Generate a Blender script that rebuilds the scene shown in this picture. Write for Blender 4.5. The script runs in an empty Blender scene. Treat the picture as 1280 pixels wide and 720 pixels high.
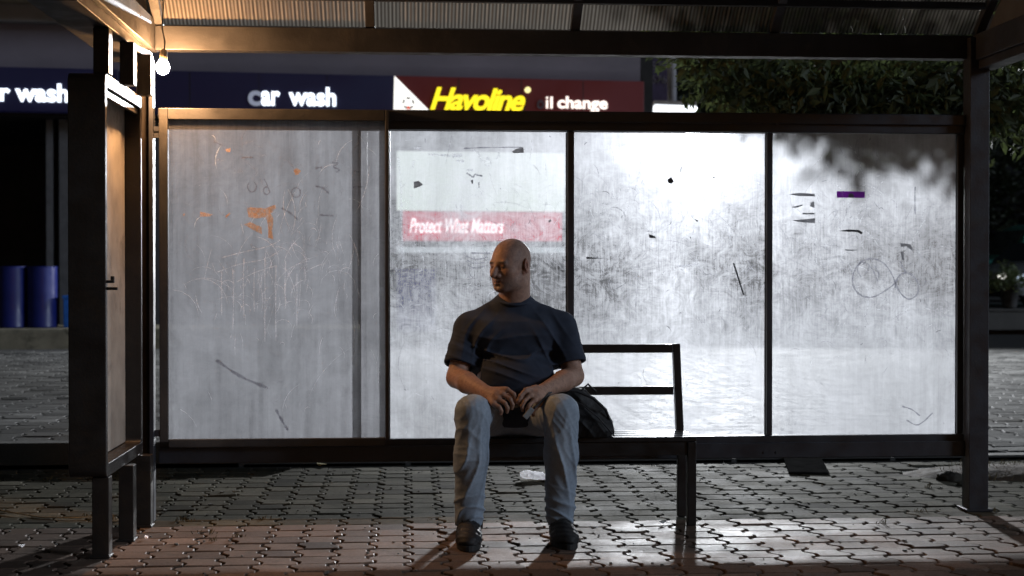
import bpy, math, random
import numpy as np
from mathutils import Vector, Matrix
random.seed(7); rng = np.random.default_rng(7)
S = bpy.context.scene
COL = S.collection
R = math.radians

# ------------------------------------------------------------------ camera
CAM = Vector((0.0, 0.0, 1.15))
YAW, PITCH = R(4.18), R(-0.58)
F = 1778.0
cd = bpy.data.cameras.new('camera'); cam = bpy.data.objects.new('camera', cd); COL.objects.link(cam)
cd.sensor_width = 36; cd.lens = 50.0; cd.clip_end = 1000; cd.clip_start = 0.05
cam.location = CAM
cam.rotation_euler = (R(90) + PITCH, 0, -YAW)
cd.dof.use_dof = True; cd.dof.focus_distance = 6.3; cd.dof.aperture_fstop = 3.2
S.camera = cam

# ------------------------------------------------------------------ world, fill, exposure
w = bpy.data.worlds.new('World'); S.world = w; w.use_nodes = True
nt = w.node_tree; nt.nodes.clear()
sky = nt.nodes.new('ShaderNodeTexSky'); sky.sky_type = 'NISHITA'; sky.sun_disc = False
sky.sun_elevation = R(2.0); sky.sun_rotation = R(155)
bg = nt.nodes.new('ShaderNodeBackground'); bg.inputs['Strength'].default_value = 0.014
wo = nt.nodes.new('ShaderNodeOutputWorld')
nt.links.new(sky.outputs[0], bg.inputs[0]); nt.links.new(bg.outputs[0], wo.inputs[0])
sd = bpy.data.lights.new('street_fill', 'SUN'); sun = bpy.data.objects.new('street_fill', sd); COL.objects.link(sun)
sd.energy = 0.95; sd.angle = R(14); sd.color = (0.70, 0.82, 1.0)
sun.rotation_euler = Vector((-0.84, 0.46, -0.30)).to_track_quat('-Z', 'Y').to_euler()
S.view_settings.view_transform = 'Standard'; S.view_settings.look = 'None'
S.view_settings.exposure = 0.0; S.view_settings.gamma = 1.0

# ------------------------------------------------------------------ helpers
RC = Matrix.Rotation(-YAW, 3, 'Z') @ Matrix.Rotation(PITCH, 3, 'X')
def ray(px, py):
    return RC @ Vector(((px - 640) / F, 1.0, -(py - 360) / F))
def at(px, py, Y):
    d = ray(px, py); return CAM + d * (Y / d.y)
def gnd(px, py, z=0.0):
    d = ray(px, py); return CAM + d * ((z - CAM.z) / d.z)
def ad(px, py, D):
    return CAM + ray(px, py) * D

class MB:
    def __init__(s): s.v = []; s.f = []; s.sm = []
    def add(s, vs, fs, smooth=False):
        n = len(s.v); s.v += [tuple(v) for v in vs]; s.f += [tuple(i + n for i in f) for f in fs]; s.sm += [smooth] * len(fs)
        return s
    def box(s, a, b, M=None):
        x0, y0, z0 = a; x1, y1, z1 = b
        vs = [Vector(p) for p in ((x0,y0,z0),(x1,y0,z0),(x1,y1,z0),(x0,y1,z0),(x0,y0,z1),(x1,y0,z1),(x1,y1,z1),(x0,y1,z1))]
        if M is not None: vs = [M @ v for v in vs]
        return s.add(vs, [(3,2,1,0),(4,5,6,7),(0,1,5,4),(1,2,6,5),(2,3,7,6),(3,0,4,7)])
    def bar(s, p, q, wx, wz, up=(0,0,1)):
        p, q = Vector(p), Vector(q); d = (q - p).normalized(); u = Vector(up)
        if abs(d.dot(u)) > .98: u = Vector((0,1,0))
        r = d.cross(u).normalized(); u = r.cross(d)
        vs = [c + r*a*wx/2 + u*b*wz/2 for c in (p, q) for a, b in ((-1,-1),(1,-1),(1,1),(-1,1))]
        return s.add(vs, [(0,1,2,3),(7,6,5,4),(0,4,5,1),(1,5,6,2),(2,6,7,3),(3,7,4,0)])
    def tube(s, pts, rad, n=8, cap=True):
        pts = [Vector(p) for p in pts]
        if not hasattr(rad, '__len__'): rad = [rad] * len(pts)
        rings = []; pr = None
        for i, p in enumerate(pts):
            d = (pts[min(i+1, len(pts)-1)] - pts[max(i-1, 0)]).normalized()
            if pr is None:
                pr = d.orthogonal().normalized()
            pr = (pr - d * pr.dot(d)).normalized(); q = d.cross(pr)
            rings.append([p + (pr*math.cos(a) + q*math.sin(a)) * rad[i] for a in [2*math.pi*k/n for k in range(n)]])
        vs = [v for r in rings for v in r]; fs = []
        for i in range(len(pts)-1):
            for k in range(n):
                fs.append((i*n+k, i*n+(k+1)%n, (i+1)*n+(k+1)%n, (i+1)*n+k))
        s.add(vs, fs, True)
        if cap:
            s.add(rings[0], [tuple(range(n))[::-1]]); s.add(rings[-1], [tuple(range(n))])
        return s
    def lathe(s, c, prof, n=24):
        c = Vector(c); vs = []; fs = []
        for r, z in prof:
            vs += [c + Vector((r*math.cos(2*math.pi*k/n), r*math.sin(2*math.pi*k/n), z)) for k in range(n)]
        for i in range(len(prof)-1):
            for k in range(n):
                fs.append((i*n+k, i*n+(k+1)%n, (i+1)*n+(k+1)%n, (i+1)*n+k))
        s.add(vs, fs, True); return s
    def prism(s, pts, off):
        pts = [Vector(p) for p in pts]; off = Vector(off); n = len(pts)
        return s.add(pts + [p + off for p in pts], [tuple(range(n))[::-1], tuple(range(n, 2*n))] + [(i, (i+1)%n, n+(i+1)%n, n+i) for i in range(n)])

def wloc(o):
    p = Vector((0,0,0))
    while o is not None: p += o.location; o = o.parent
    return p
def link(name, me, mat, parent=None, bevel=0.0, base=None):
    o = bpy.data.objects.new(name, me); COL.objects.link(o)
    if parent is not None:
        o.parent = parent; me.transform(Matrix.Translation(-wloc(parent)))
    elif base is not None:
        me.transform(Matrix.Translation(-Vector(base))); o.location = base
    if mat is not None: me.materials.append(mat)
    if bevel:
        m = o.modifiers.new('bevel', 'BEVEL'); m.width = bevel; m.segments = 2; m.limit_method = 'ANGLE'; m.angle_limit = R(40)
    return o
def build(name, mb, mat, parent=None, bevel=0.0, base=None, fix=True):
    me = bpy.data.meshes.new(name); me.from_pydata(mb.v, [], mb.f)
    me.polygons.foreach_set('use_smooth', mb.sm)
    if fix:
        import bmesh
        b = bmesh.new(); b.from_mesh(me); bmesh.ops.recalc_face_normals(b, faces=b.faces); b.to_mesh(me); b.free()
    me.update()
    return link(name, me, mat, parent, bevel, base)
def build_each(name, mb, mt, parent=None, fix=True):
    par = list(range(len(mb.v)))
    def fd(i):
        while par[i] != i: par[i] = par[par[i]]; i = par[i]
        return i
    for f in mb.f:
        for i in f[1:]: par[fd(i)] = fd(f[0])
    grp = {}
    for f, s_ in zip(mb.f, mb.sm): grp.setdefault(fd(f[0]), []).append((f, s_))
    out = []
    for fs in grp.values():
        m = MB(); mp = {}
        for f, s_ in fs:
            for i in f:
                if i not in mp: mp[i] = len(m.v); m.v.append(mb.v[i])
            m.f.append(tuple(mp[i] for i in f)); m.sm.append(s_)
        out.append(build(name, m, mt, parent, fix=fix))
    return out
def npmesh(name, V, Fq, mat, parent=None, smooth=True, base=None):
    V = np.asarray(V, dtype=np.float32); Fq = np.asarray(Fq, dtype=np.int32)
    me = bpy.data.meshes.new(name)
    k = Fq.shape[1]
    me.vertices.add(len(V)); me.vertices.foreach_set('co', V.ravel())
    me.loops.add(Fq.size); me.loops.foreach_set('vertex_index', Fq.ravel())
    me.polygons.add(len(Fq)); me.polygons.foreach_set('loop_start', np.arange(0, Fq.size, k, dtype=np.int32))
    me.polygons.foreach_set('use_smooth', np.full(len(Fq), smooth))
    me.update(calc_edges=True); me.validate()
    return link(name, me, mat, parent, 0, base)
def tag(o, label=None, cat=None, group=None, kind=None):
    if label: o['label'] = label
    if cat: o['category'] = cat
    if group: o['group'] = group
    if kind: o['kind'] = kind
    return o
def thing(name, label, cat, loc, group=None):
    o = bpy.data.objects.new(name, None); o.empty_display_size = .1; COL.objects.link(o); o.location = loc
    return tag(o, label, cat, group)
def copy_tree(o, parent=None):
    c = o.copy(); COL.objects.link(c); c.parent = parent
    for ch in list(o.children): copy_tree(ch, c)
    return c

# ------------------------------------------------------------------ materials
def nodes(name):
    m = bpy.data.materials.new(name); m.use_nodes = True; t = m.node_tree
    return m, t, t.nodes['Principled BSDF'], t.nodes['Material Output']
def noise(t, scale, detail=4, rough=.5, coord=None, vscale=None, dist=0.0):
    n = t.nodes.new('ShaderNodeTexNoise'); n.inputs['Scale'].default_value = scale
    n.inputs['Detail'].default_value = detail; n.inputs['Roughness'].default_value = rough; n.inputs['Distortion'].default_value = dist
    tc = t.nodes.new('ShaderNodeTexCoord'); src = tc.outputs['Object']
    if vscale is not None:
        mp = t.nodes.new('ShaderNodeMapping'); mp.inputs['Scale'].default_value = vscale[:3]
        if len(vscale) > 3: mp.inputs['Rotation'].default_value = (0, vscale[3], 0)
        t.links.new(src, mp.inputs[0]); src = mp.outputs[0]
    t.links.new(src, n.inputs['Vector']); return n.outputs['Fac']
def ramp(t, src, a, b, c0, c1):
    r = t.nodes.new('ShaderNodeValToRGB'); r.color_ramp.elements[0].position = a; r.color_ramp.elements[1].position = b
    r.color_ramp.elements[0].color = (*c0, 1) if hasattr(c0, '__len__') else (c0,c0,c0,1)
    r.color_ramp.elements[1].color = (*c1, 1) if hasattr(c1, '__len__') else (c1,c1,c1,1)
    t.links.new(src, r.inputs[0]); return r.outputs[0]
def mth(t, op, a, b, c=None, clamp=False):
    n = t.nodes.new('ShaderNodeMath'); n.operation = op; n.use_clamp = clamp
    for i, v in enumerate((a, b, c)):
        if v is None: continue
        if isinstance(v, (int, float)): n.inputs[i].default_value = v
        else: t.links.new(v, n.inputs[i])
    return n.outputs[0]
def mat(name, col, rough=.6, metal=0.0, var=.25, nscale=8, bump=.15, bscale=60, spec=.5, emit=None, estr=0, dirt=None):
    m, t, p, o = nodes(name)
    c0 = tuple(c*(1-var) for c in col); c1 = tuple(min(1, c*(1+var)) for c in col)
    cs = ramp(t, noise(t, nscale, 6, .6), .3, .7, c0, c1)
    if dirt:
        mx = t.nodes.new('ShaderNodeMix'); mx.data_type = 'RGBA'
        t.links.new(ramp(t, noise(t, nscale*.6, 8, .7, dist=.6), .52, .66, 0, .8), mx.inputs[0])
        t.links.new(cs, mx.inputs[6]); mx.inputs[7].default_value = (*dirt, 1); cs = mx.outputs[2]
    t.links.new(cs, p.inputs['Base Color'])
    t.links.new(ramp(t, noise(t, nscale*2, 4), .3, .7, max(0, rough-.1), min(1, rough+.12)), p.inputs['Roughness'])
    p.inputs['Metallic'].default_value = metal; p.inputs['Specular IOR Level'].default_value = spec
    if bump:
        b = t.nodes.new('ShaderNodeBump'); b.inputs['Strength'].default_value = bump; b.inputs['Distance'].default_value = .004
        t.links.new(noise(t, bscale, 6, .6), b.inputs['Height']); t.links.new(b.outputs[0], p.inputs['Normal'])
    if emit:
        p.inputs['Emission Color'].default_value = (*emit, 1); p.inputs['Emission Strength'].default_value = estr
    return m
def emis(name, col, st):
    m, t, p, o = nodes(name); p.inputs['Base Color'].default_value = (*[c*.5 for c in col], 1)
    p.inputs['Emission Color'].default_value = (*col, 1); p.inputs['Emission Strength'].default_value = st; return m

M_frame = mat('dark_painted_steel', (.030,.032,.040), .42, .0, .3, 6, .25, 90, dirt=(.040,.040,.042))
M_beam = mat('weathered_painted_beam', (.040,.040,.043), .45, .0, .3, 5, .3, 70, dirt=(.070,.065,.06))
M_bench = mat('bench_black_steel', (.012,.012,.013), .38, .0, .3, 8, .2, 90)
M_black = mat('black_plastic', (.01,.01,.01), .5)
M_galv = mat('galvanised_steel', (.35,.35,.36), .45, .6, .2, 12)

# ground material with per-block tone
def paver_mat(name, base, rough_lo, rough_hi, dirtcol, ior=1.07):
    m, t, p, o = nodes(name)
    at_ = t.nodes.new('ShaderNodeAttribute'); at_.attribute_name = 'tone'
    n1 = ramp(t, noise(t, 1.3, 6, .62), .32, .7, .62, 1.15)
    n2 = ramp(t, noise(t, 55, 8, .75), .25, .75, .72, 1.25)
    spk = ramp(t, noise(t, 260, 3, .6), .35, .7, .75, 1.3)
    v = mth(t, 'MULTIPLY', mth(t, 'MULTIPLY', n1, n2), mth(t, 'MULTIPLY', spk, at_.outputs['Fac']))
    mx = t.nodes.new('ShaderNodeMix'); mx.data_type = 'RGBA'; mx.blend_type = 'MULTIPLY'; mx.inputs[0].default_value = 1
    mx.inputs[6].default_value = (*base, 1); t.links.new(v, mx.inputs[7])
    dm = t.nodes.new('ShaderNodeMix'); dm.data_type = 'RGBA'
    t.links.new(ramp(t, noise(t, 2.6, 9, .7, dist=.8), .52, .7, 0, .75), dm.inputs[0])
    t.links.new(mx.outputs[2], dm.inputs[6]); dm.inputs[7].default_value = (*dirtcol, 1)
    t.links.new(dm.outputs[2], p.inputs['Base Color'])
    rr = ramp(t, mth(t, 'ADD', mth(t, 'MULTIPLY', noise(t, 3.1, 6, .6), .6), mth(t, 'MULTIPLY', noise(t, 70, 5, .7), .4)), .35, .65, rough_lo, rough_hi)
    t.links.new(rr, p.inputs['Roughness']); p.inputs['IOR'].default_value = ior
    b = t.nodes.new('ShaderNodeBump'); b.inputs['Strength'].default_value = .6; b.inputs['Distance'].default_value = .0025
    t.links.new(mth(t, 'ADD', noise(t, 190, 5, .7), mth(t, 'MULTIPLY', noise(t, 25, 4), .8)), b.inputs['Height'])
    t.links.new(b.outputs[0], p.inputs['Normal'])
    return m
M_pave = paver_mat('worn_concrete_pavers', (.165,.115,.088), .52, .86, (.055,.046,.036), 1.16)
M_pave_back = paver_mat('darker_concrete_pavers', (.115,.108,.085), .66, .95, (.045,.046,.032))  # darker, rougher blocks behind the glass line
M_plaza = paver_mat('plaza_pavers', (.17,.17,.165), .5, .75, (.10,.10,.095), 1.11)
M_soil = mat('joint_soil', (.03,.026,.02), .95, 0, .4, 20, .6, 200)
M_asph = mat('asphalt', (.05,.05,.05), .8, 0, .3, 3, .4, 200)
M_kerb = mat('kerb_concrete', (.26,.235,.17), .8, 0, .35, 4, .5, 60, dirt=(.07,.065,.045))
M_kerbdark = mat('shaded_kerb_stone', (.035,.034,.03), .85, 0, .4, 4, .5, 60)  # the kerb's backlit shade is put into this dark base colour

# ------------------------------------------------------------------ ground
def pavers(name, x0, x1, y0, y1, z, mt, w=.15, l=.148, a=.017, rings=3, jit=.0018, skip=None):
    prof = [(0,.0), (a,.10), (a,.36), (-a,.64), (-a,.90), (0,1.0)]
    g = .0055
    nx = int((x1-x0)/w); ny = int((y1-y0)/l)
    left = [(px + g, py) for px, py in prof]
    ring = []
    for px, py in prof: ring.append((px + g + (.011 if py in (0., 1.) else 0), g*.8 + py*(l-1.6*g)))
    for px, py in prof[::-1]: ring.append((w + px - g - (.011 if py in (0., 1.) else 0), g*.8 + py*(l-1.6*g)))
    ring = np.array(ring); n = len(ring); c = ring.mean(0)
    inset = c + (ring - c) * np.array([1-.004/w*2, 1-.004/l*2])
    V = []; Q = []; T = []
    lv = [(inset, 0), (ring, -.0035), (ring, -.03)][:rings]
    cnt = 0; tones = []
    for i in range(nx):
        for j in range(ny):
            ox = x0 + i*w; oy = y0 + j*l
            if skip and skip(ox, oy): continue
            dz = random.gauss(0, jit); tx, ty = random.gauss(0, .008), random.gauss(0, .008)
            r = random.gauss(0, .006); jx, jy = random.gauss(0, .001), random.gauss(0, .001)
            for ar, dd in lv:
                q = ar - c; X = q[:,0] - r*q[:,1]; Y = q[:,1] + r*q[:,0]
                V.append(np.stack([X + c[0] + ox + jx, Y + c[1] + oy + jy, z + dz + dd + tx*X + ty*Y], 1))
            tn = float(np.clip(random.gauss(1, .24), .45, 1.7)); tones.append(tn); cnt += 1
    V = np.concatenate(V)
    faces = []
    k = rings*n
    for b in range(cnt):
        o = b*k
        faces.append(tuple(range(o+n-1, o-1, -1)))
        for r_ in range(rings-1):
            for e in range(n):
                e2 = (e+1) % n
                faces.append((o+r_*n+e, o+r_*n+e2, o+(r_+1)*n+e2, o+(r_+1)*n+e))
    me = bpy.data.meshes.new(name); me.from_pydata(V.tolist(), [], faces); me.update()
    at_ = me.attributes.new('tone', 'FLOAT', 'POINT'); at_.data.foreach_set('value', np.repeat(np.array(tones, dtype=np.float32), k))
    o = link(name, me, mt); tag(o, kind='structure'); return o

YG = 6.78                      # plane of the shelter's glass
KY = 8.62                      # kerb behind the shelter
mb = MB(); mb.box((-150, -40, -.30), (150, KY, -.012)); tag(build('ground', mb, M_soil), kind='structure')
pavers('pavement_front', -4.05, 7.2, 3.0, YG - .14, 0, M_pave)
pavers('pavement_back', -4.05, 7.2, YG - .14 + (.148 - ((YG-.14-3.0) % .148)) % .148 - .148, KY - .02, -.001, M_pave_back,
       skip=lambda x, y: (x - 3.35)**2/.35 + (y - 7.95)**2/.09 < 1)
XP = -.62
mb = MB(); mb.box((-150, KY, -.30), (150, 260, .012)); mb.box((-150, KY+.002, .0), (XP, 19.6, .128)); tag(build('plaza', mb, M_asph), kind='structure')
pavers('plaza_paving', -6.8, XP-.0, KY + .16, 19.0, .140, M_plaza, w=.22, l=.22, a=.02, rings=2, jit=.002)
pavers('plaza_paving', XP+.02, 11.5, KY + .16, 21.0, .024, M_plaza, w=.22, l=.22, a=.02, rings=2, jit=.002)
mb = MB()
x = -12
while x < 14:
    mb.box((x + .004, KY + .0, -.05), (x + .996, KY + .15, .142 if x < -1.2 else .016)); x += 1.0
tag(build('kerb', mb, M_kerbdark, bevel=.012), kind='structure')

# ------------------------------------------------------------------ bus shelter
sh = thing('bus_shelter', 'dark steel bus shelter with four grimy scratched glass panels and a curved ribbed roof', 'bus shelter', (0.8, YG, 0))
def X(px, Y=YG, py=400): return at(px, py, Y).x
def Z(py, px=640, Y=YG): return at(px, py, Y).z
xl, xr = X(200), X(1204)
m1, m2, m3 = X(485), X(713), X(960.5)
zt0, zt1 = Z(158, 840), Z(141, 840)      # top rail
zb0, zb1 = Z(573, 840), Z(548, 840)      # bottom rail
def part(name, mb, mt=M_frame, parent=None, bevel=.003): return build(name, mb, mt, parent or sh, bevel)
# right post
pr0, pr1 = X(1203), X(1227)
ztop = Z(50, 1210)
mb = MB(); mb.box((pr0, YG-.09, 0), (pr1, YG+.0, ztop)); mb.box((pr0-.02, YG-.11, 0), (pr1+.02, YG+.02, .012)); part('post', mb)
mb = MB(); mb.box((pr1-.028, YG+.004, .02), (pr1-.004, YG+.05, ztop-.05)); part('post', mb)
# rails
mb = MB(); mb.box((xl, YG-.03, zt0-.028), (pr0-.002, YG+.04, zt1)); mb.box((xl, YG-.045, zt0+.012), (pr0-.002, YG-.031, zt1-.004)); part('top_rail', mb)
mb = MB(); mb.box((xl, YG-.03, zb0), (pr0-.002, YG+.04, zb1+.012)); mb.box((xl, YG-.045, zb0+.004), (pr0-.002, YG-.031, zb1-.020)); part('bottom_rail', mb)
for a, hw in ((m1, .011), (m2, .0155), (m3, .014)):
    mb = MB(); mb.box((a-hw, YG-.025, zb1+.013), (a+hw, YG+.035, zt0-.03)); part('mullion', mb)
mb = MB(); mb.box((pr0-.033, YG-.02, zb1+.013), (pr0-.002, YG+.03, zt0-.03)); part('mullion', mb)
for a in (m1, m2, m3):
    for z_ in (zt0+.014, zb0+.03):
        for dx in (-.03, .03):
            mb = MB(); mb.tube([(a+dx, YG-.0452, z_), (a+dx, YG-.049, z_)], .006, 6); part('bolt', mb, M_frame, bevel=0)
# roof
zr0, zr1 = Z(73, 1000), Z(44, 1000)
mb = MB(); mb.box((X(197), YG-.05, zr0), (pr1, YG+.03, zr1)); part('roof_beam', mb, M_beam)
YF = YG - 1.5
xsl, xsr = X(197), pr1
mb = MB(); mb.box((xsl-.16, YF, zr0-.002), (xsl-.002, YG+.03, zr1+.03)); part('side_beam', mb, M_beam)
mb = MB(); mb.box((xsl-.21, YF, zr0-.05), (xsl-.025, YG+.03, zr0-.004)); part('side_beam', mb, M_beam)
mb = MB(); mb.box((xsr-.07, YF, zr0-.012), (xsr+.05, YG-.052, zr1)); part('side_beam', mb)
mb = MB(); mb.box((xsr-.055, YF, zr0-.055), (xsr+.035, YG-.052, zr0-.014)); part('side_beam', mb)
mb = MB(); mb.box((xsl-.16, YF-.08, zr0), (xsr+.05, YF-.002, zr1)); part('front_beam', mb)
RR = 1.5/2/math.sin(R(45)); yc = YG-.75; zc = zr1 + .006 - RR*math.cos(R(45))
def arc(t, r=0): a = R(45 - 90*t); return yc + (RR+r)*math.sin(a), zc + (RR+r)*math.cos(a)
def rib(x, wd=.035):
    mb = MB(); n = 14; vs = []; fs = []
    for k in range(n+1):
        for r_ in (-.028, .008):
            y, z = arc(k/n, r_)
            vs += [(x-wd/2, y, z), (x+wd/2, y, z)]
    for k in range(n):
        b = 4*k
        fs += [(b,b+1,b+5,b+4), (b+2,b+6,b+7,b+3), (b,b+4,b+6,b+2), (b+1,b+3,b+7,b+5)]
    fs += [(0,2,3,1), (4*n, 4*n+1, 4*n+3, 4*n+2)]
    mb.add(vs, fs); return mb
rx = [xsl+.01, X(463, YG, 40), X(718, YG, 40), X(966, YG, 40), xsr-.03]
for x in rx: part('roof_rib', rib(x, .045), M_beam if x < 0 else M_frame)
for tt in (.12, .5, .88):
    y, z = arc(tt, -.014); mb = MB(); mb.box((rx[0]+.03, y-.018, z-.016), (rx[-1]-.03, y+.018, z+.016)); part('purlin', mb)
# ribbed translucent sheets
mR, t, p, o = nodes('ribbed_polycarbonate')
tr = t.nodes.new('ShaderNodeBsdfTranslucent'); df = t.nodes.new('ShaderNodeBsdfDiffuse'); ms = t.nodes.new('ShaderNodeMixShader'); ms2 = t.nodes.new('ShaderNodeMixShader'); tp = t.nodes.new('ShaderNodeBsdfTransparent')
wv = t.nodes.new('ShaderNodeTexWave'); wv.inputs['Scale'].default_value = 18; wv.bands_direction = 'X'
tc = t.nodes.new('ShaderNodeTexCoord'); t.links.new(tc.outputs['Object'], wv.inputs['Vector'])
cc = ramp(t, mth(t, 'MULTIPLY', wv.outputs['Fac'], ramp(t, noise(t, 3, 8, .7), .3, .7, .6, 1.0)), .1, .9, (.11,.095,.08), (.32,.29,.25))
t.links.new(cc, tr.inputs[0]); t.links.new(cc, df.inputs[0]); ms.inputs[0].default_value = .5; tp.inputs[0].default_value = (.7,.68,.62,1)
t.links.new(tr.outputs[0], ms.inputs[1]); t.links.new(df.outputs[0], ms.inputs[2]); ms2.inputs[0].default_value = .12
t.links.new(ms.outputs[0], ms2.inputs[1]); t.links.new(tp.outputs[0], ms2.inputs[2]); t.links.new(ms2.outputs[0], o.inputs[0])
M_poly = mR
for i in range(4):
    xa, xb = rx[i]+.01, rx[i+1]-.01; n = int((xb-xa)/.006); N = 12; V = []; Q = []
    for k in range(N+1):
        for j in range(n+1):
            y, z = arc(k/N, .012 + .0022*math.sin(2*math.pi*(xa + (xb-xa)*j/n)/.024)); V.append((xa + (xb-xa)*j/n, y, z))
    for k in range(N):
        for j in range(n): q = k*(n+1)+j; Q.append((q, q+1, q+n+2, q+n+1))
    npmesh('roof_panel', V, Q, M_poly, sh)
for x in (xsl-.03, xsr+.0):
    n = 14; pts = [(x, *arc(k/n, -.03)) for k in range(n+1)]; mb = MB()
    lo = [(x, pp[1], zr1+.002) for pp in pts]
    mb.prism(pts + lo[::-1][1:-1], (.006, 0, 0)); build('gable_sheet', mb, M_poly, sh)

# glass
def haze(name, lam, fwd, front, hz, hvar, tint=(.93,.95,1.0), rough=.62, ior=1.28, seed=0.0, zband=True):
    m, t, p, o = nodes(name)
    def off(v): return v
    n1 = noise(t, 1.7, 5, .6, vscale=(1,1,.8, seed)); n2 = noise(t, 1, 7, .65, vscale=(95,1,7, .03+seed*.02))
    n3 = noise(t, 9, 12, .78, dist=2.2, vscale=(1,1,1.3, seed)); n4 = noise(t, 1, 6, .8, vscale=(14,1,170, .5+seed)); n5 = noise(t, 1, 6, .8, vscale=(160,1,12, .62+seed)); n6 = noise(t, 1, 5, .8, vscale=(130,1,9, -.5+seed))
    fl = mth(t, 'ADD', mth(t, 'MULTIPLY', mth(t,'SUBTRACT', n3, .5), 1.5), mth(t, 'MULTIPLY', mth(t,'SUBTRACT', n2, .5), .55))
    fl = mth(t, 'ADD', fl, mth(t, 'MULTIPLY', mth(t,'SUBTRACT', n4, .55), .35)); fl = mth(t, 'ADD', fl, mth(t, 'MULTIPLY', mth(t,'SUBTRACT', n5, .5), .6)); fl = mth(t, 'ADD', fl, mth(t, 'MULTIPLY', mth(t,'SUBTRACT', n6, .5), .6))
    if zband:      # the middle of the pane is the scratched and wiped part
        sx = t.nodes.new('ShaderNodeSeparateXYZ'); tc = t.nodes.new('ShaderNodeTexCoord'); t.links.new(tc.outputs['Object'], sx.inputs[0])
        zb = mth(t, 'SUBTRACT', 1.0, mth(t, 'MULTIPLY', mth(t, 'ABSOLUTE', mth(t, 'SUBTRACT', sx.outputs[2], 1.17), 0), 1.9), clamp=True)
        fl = mth(t, 'MULTIPLY', fl, mth(t, 'ADD', mth(t, 'MULTIPLY', zb, 1.0), .35))
        base = mth(t, 'SUBTRACT', hz, mth(t, 'MULTIPLY', mth(t,'SUBTRACT', zb, .35), .24))
    else: base = hz
    h = mth(t, 'ADD', mth(t, 'ADD', base, mth(t, 'MULTIPLY', mth(t,'SUBTRACT', n1, .5), hvar*1.5)), mth(t, 'MULTIPLY', fl, hvar), clamp=True)
    tl = t.nodes.new('ShaderNodeBsdfTranslucent')
    gr = mth(t, 'ADD', mth(t, 'MULTIPLY', noise(t, 2.3, 10, .72, dist=1.2, vscale=(1,1,.7,seed)), .6), mth(t, 'MULTIPLY', noise(t, 1, 6, .6, vscale=(26,1,1.6,.0)), .4))
    t.links.new(ramp(t, gr, .36, .64, tuple(c*lam*(.74 if zband else .55) for c in tint), tuple(min(1, c*lam*1.12) for c in tint)), tl.inputs[0])
    rf = t.nodes.new('ShaderNodeAddShader'); last = None
    for n_, ro_, k_ in ((1.05, .85, .0035), (1.11, .9, .010), (1.22, 1.0, .030)):
        q_ = t.nodes.new('ShaderNodeBsdfRefraction'); q_.inputs['Color'].default_value = (*[c*fwd*k_ for c in tint], 1); q_.inputs['Roughness'].default_value = ro_; q_.inputs['IOR'].default_value = n_
        if last is None: last = q_.outputs[0]
        elif k_ < .02:
            aa = t.nodes.new('ShaderNodeAddShader'); t.links.new(last, aa.inputs[0]); t.links.new(q_.outputs[0], aa.inputs[1]); last = aa.outputs[0]
        else: t.links.new(last, rf.inputs[0]); t.links.new(q_.outputs[0], rf.inputs[1])
    di = t.nodes.new('ShaderNodeBsdfDiffuse'); di.inputs[0].default_value = (front, front*.98, front*.96, 1)
    a1 = t.nodes.new('ShaderNodeAddShader'); a2 = t.nodes.new('ShaderNodeAddShader')
    t.links.new(tl.outputs[0], a1.inputs[0]); t.links.new(rf.outputs[0], a1.inputs[1]); t.links.new(a1.outputs[0], a2.inputs[0]); t.links.new(di.outputs[0], a2.inputs[1])
    tp = t.nodes.new('ShaderNodeBsdfTransparent'); tp.inputs[0].default_value = (.95,.96,.97,1)
    mx = t.nodes.new('ShaderNodeMixShader'); t.links.new(h, mx.inputs[0]); t.links.new(tp.outputs[0], mx.inputs[1]); t.links.new(a2.outputs[0], mx.inputs[2])
    gl = t.nodes.new('ShaderNodeBsdfGlossy'); gl.inputs['Roughness'].default_value = .12; m3_ = t.nodes.new('ShaderNodeMixShader'); m3_.inputs[0].default_value = .03
    t.links.new(mx.outputs[0], m3_.inputs[1]); t.links.new(gl.outputs[0], m3_.inputs[2]); t.links.new(m3_.outputs[0], o.inputs[0])
    return m
G_case = haze('grey_hazed_glass', .37, .15, .04, .84, .5, seed=.3, zband=False, tint=(.95,.95,1.0))
G_b = haze('dirty_glass_banner_side', .64, .50, .04, .60, .90, seed=.1)
G_c = haze('dirty_glass_lamp_side', .58, .46, .04, .68, .95, seed=.9)
G_d = haze('dirty_glass_tree_side', .53, .52, .04, .73, .8, seed=1.7)
def sheet(name, x0, x1, z0, z1, y, mt, parent=sh):
    V = [(x0,y,z0),(x1,y,z0),(x1,y,z1),(x0,y,z1)]
    return npmesh(name, V, [(0,1,2,3)], mt, parent, smooth=False)
gz0, gz1 = zb1+.010, zt0-.026
M_markd = mat('dried_dark_residue', (.05,.05,.055), .8); M_markg = mat('grey_adhesive_residue', (.16,.16,.17), .8)
M_tape = mat('tan_tape_residue', (.42,.26,.13), .8, emit=None); M_purple = mat('purple_sticker_paper', (.16,.03,.24), .6); M_white = mat('white_paper', (.85,.85,.86), .8)
def trans(name, col, cov=(.15,.8)):
    m, t, p, o = nodes(name); tl = t.nodes.new('ShaderNodeBsdfTranslucent'); tl.inputs[0].default_value = (*col, 1); di = t.nodes.new('ShaderNodeBsdfDiffuse'); di.inputs[0].default_value = (*[c*.5 for c in col], 1)
    tp = t.nodes.new('ShaderNodeBsdfTransparent'); a = t.nodes.new('ShaderNodeAddShader'); mx = t.nodes.new('ShaderNodeMixShader')
    t.links.new(tl.outputs[0], a.inputs[0]); t.links.new(di.outputs[0], a.inputs[1]); t.links.new(ramp(t, noise(t, 60, 4, .7), .4, .6, *cov), mx.inputs[0]); t.links.new(tp.outputs[0], mx.inputs[1]); t.links.new(a.outputs[0], mx.inputs[2]); t.links.new(mx.outputs[0], o.inputs[0]); return m
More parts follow.
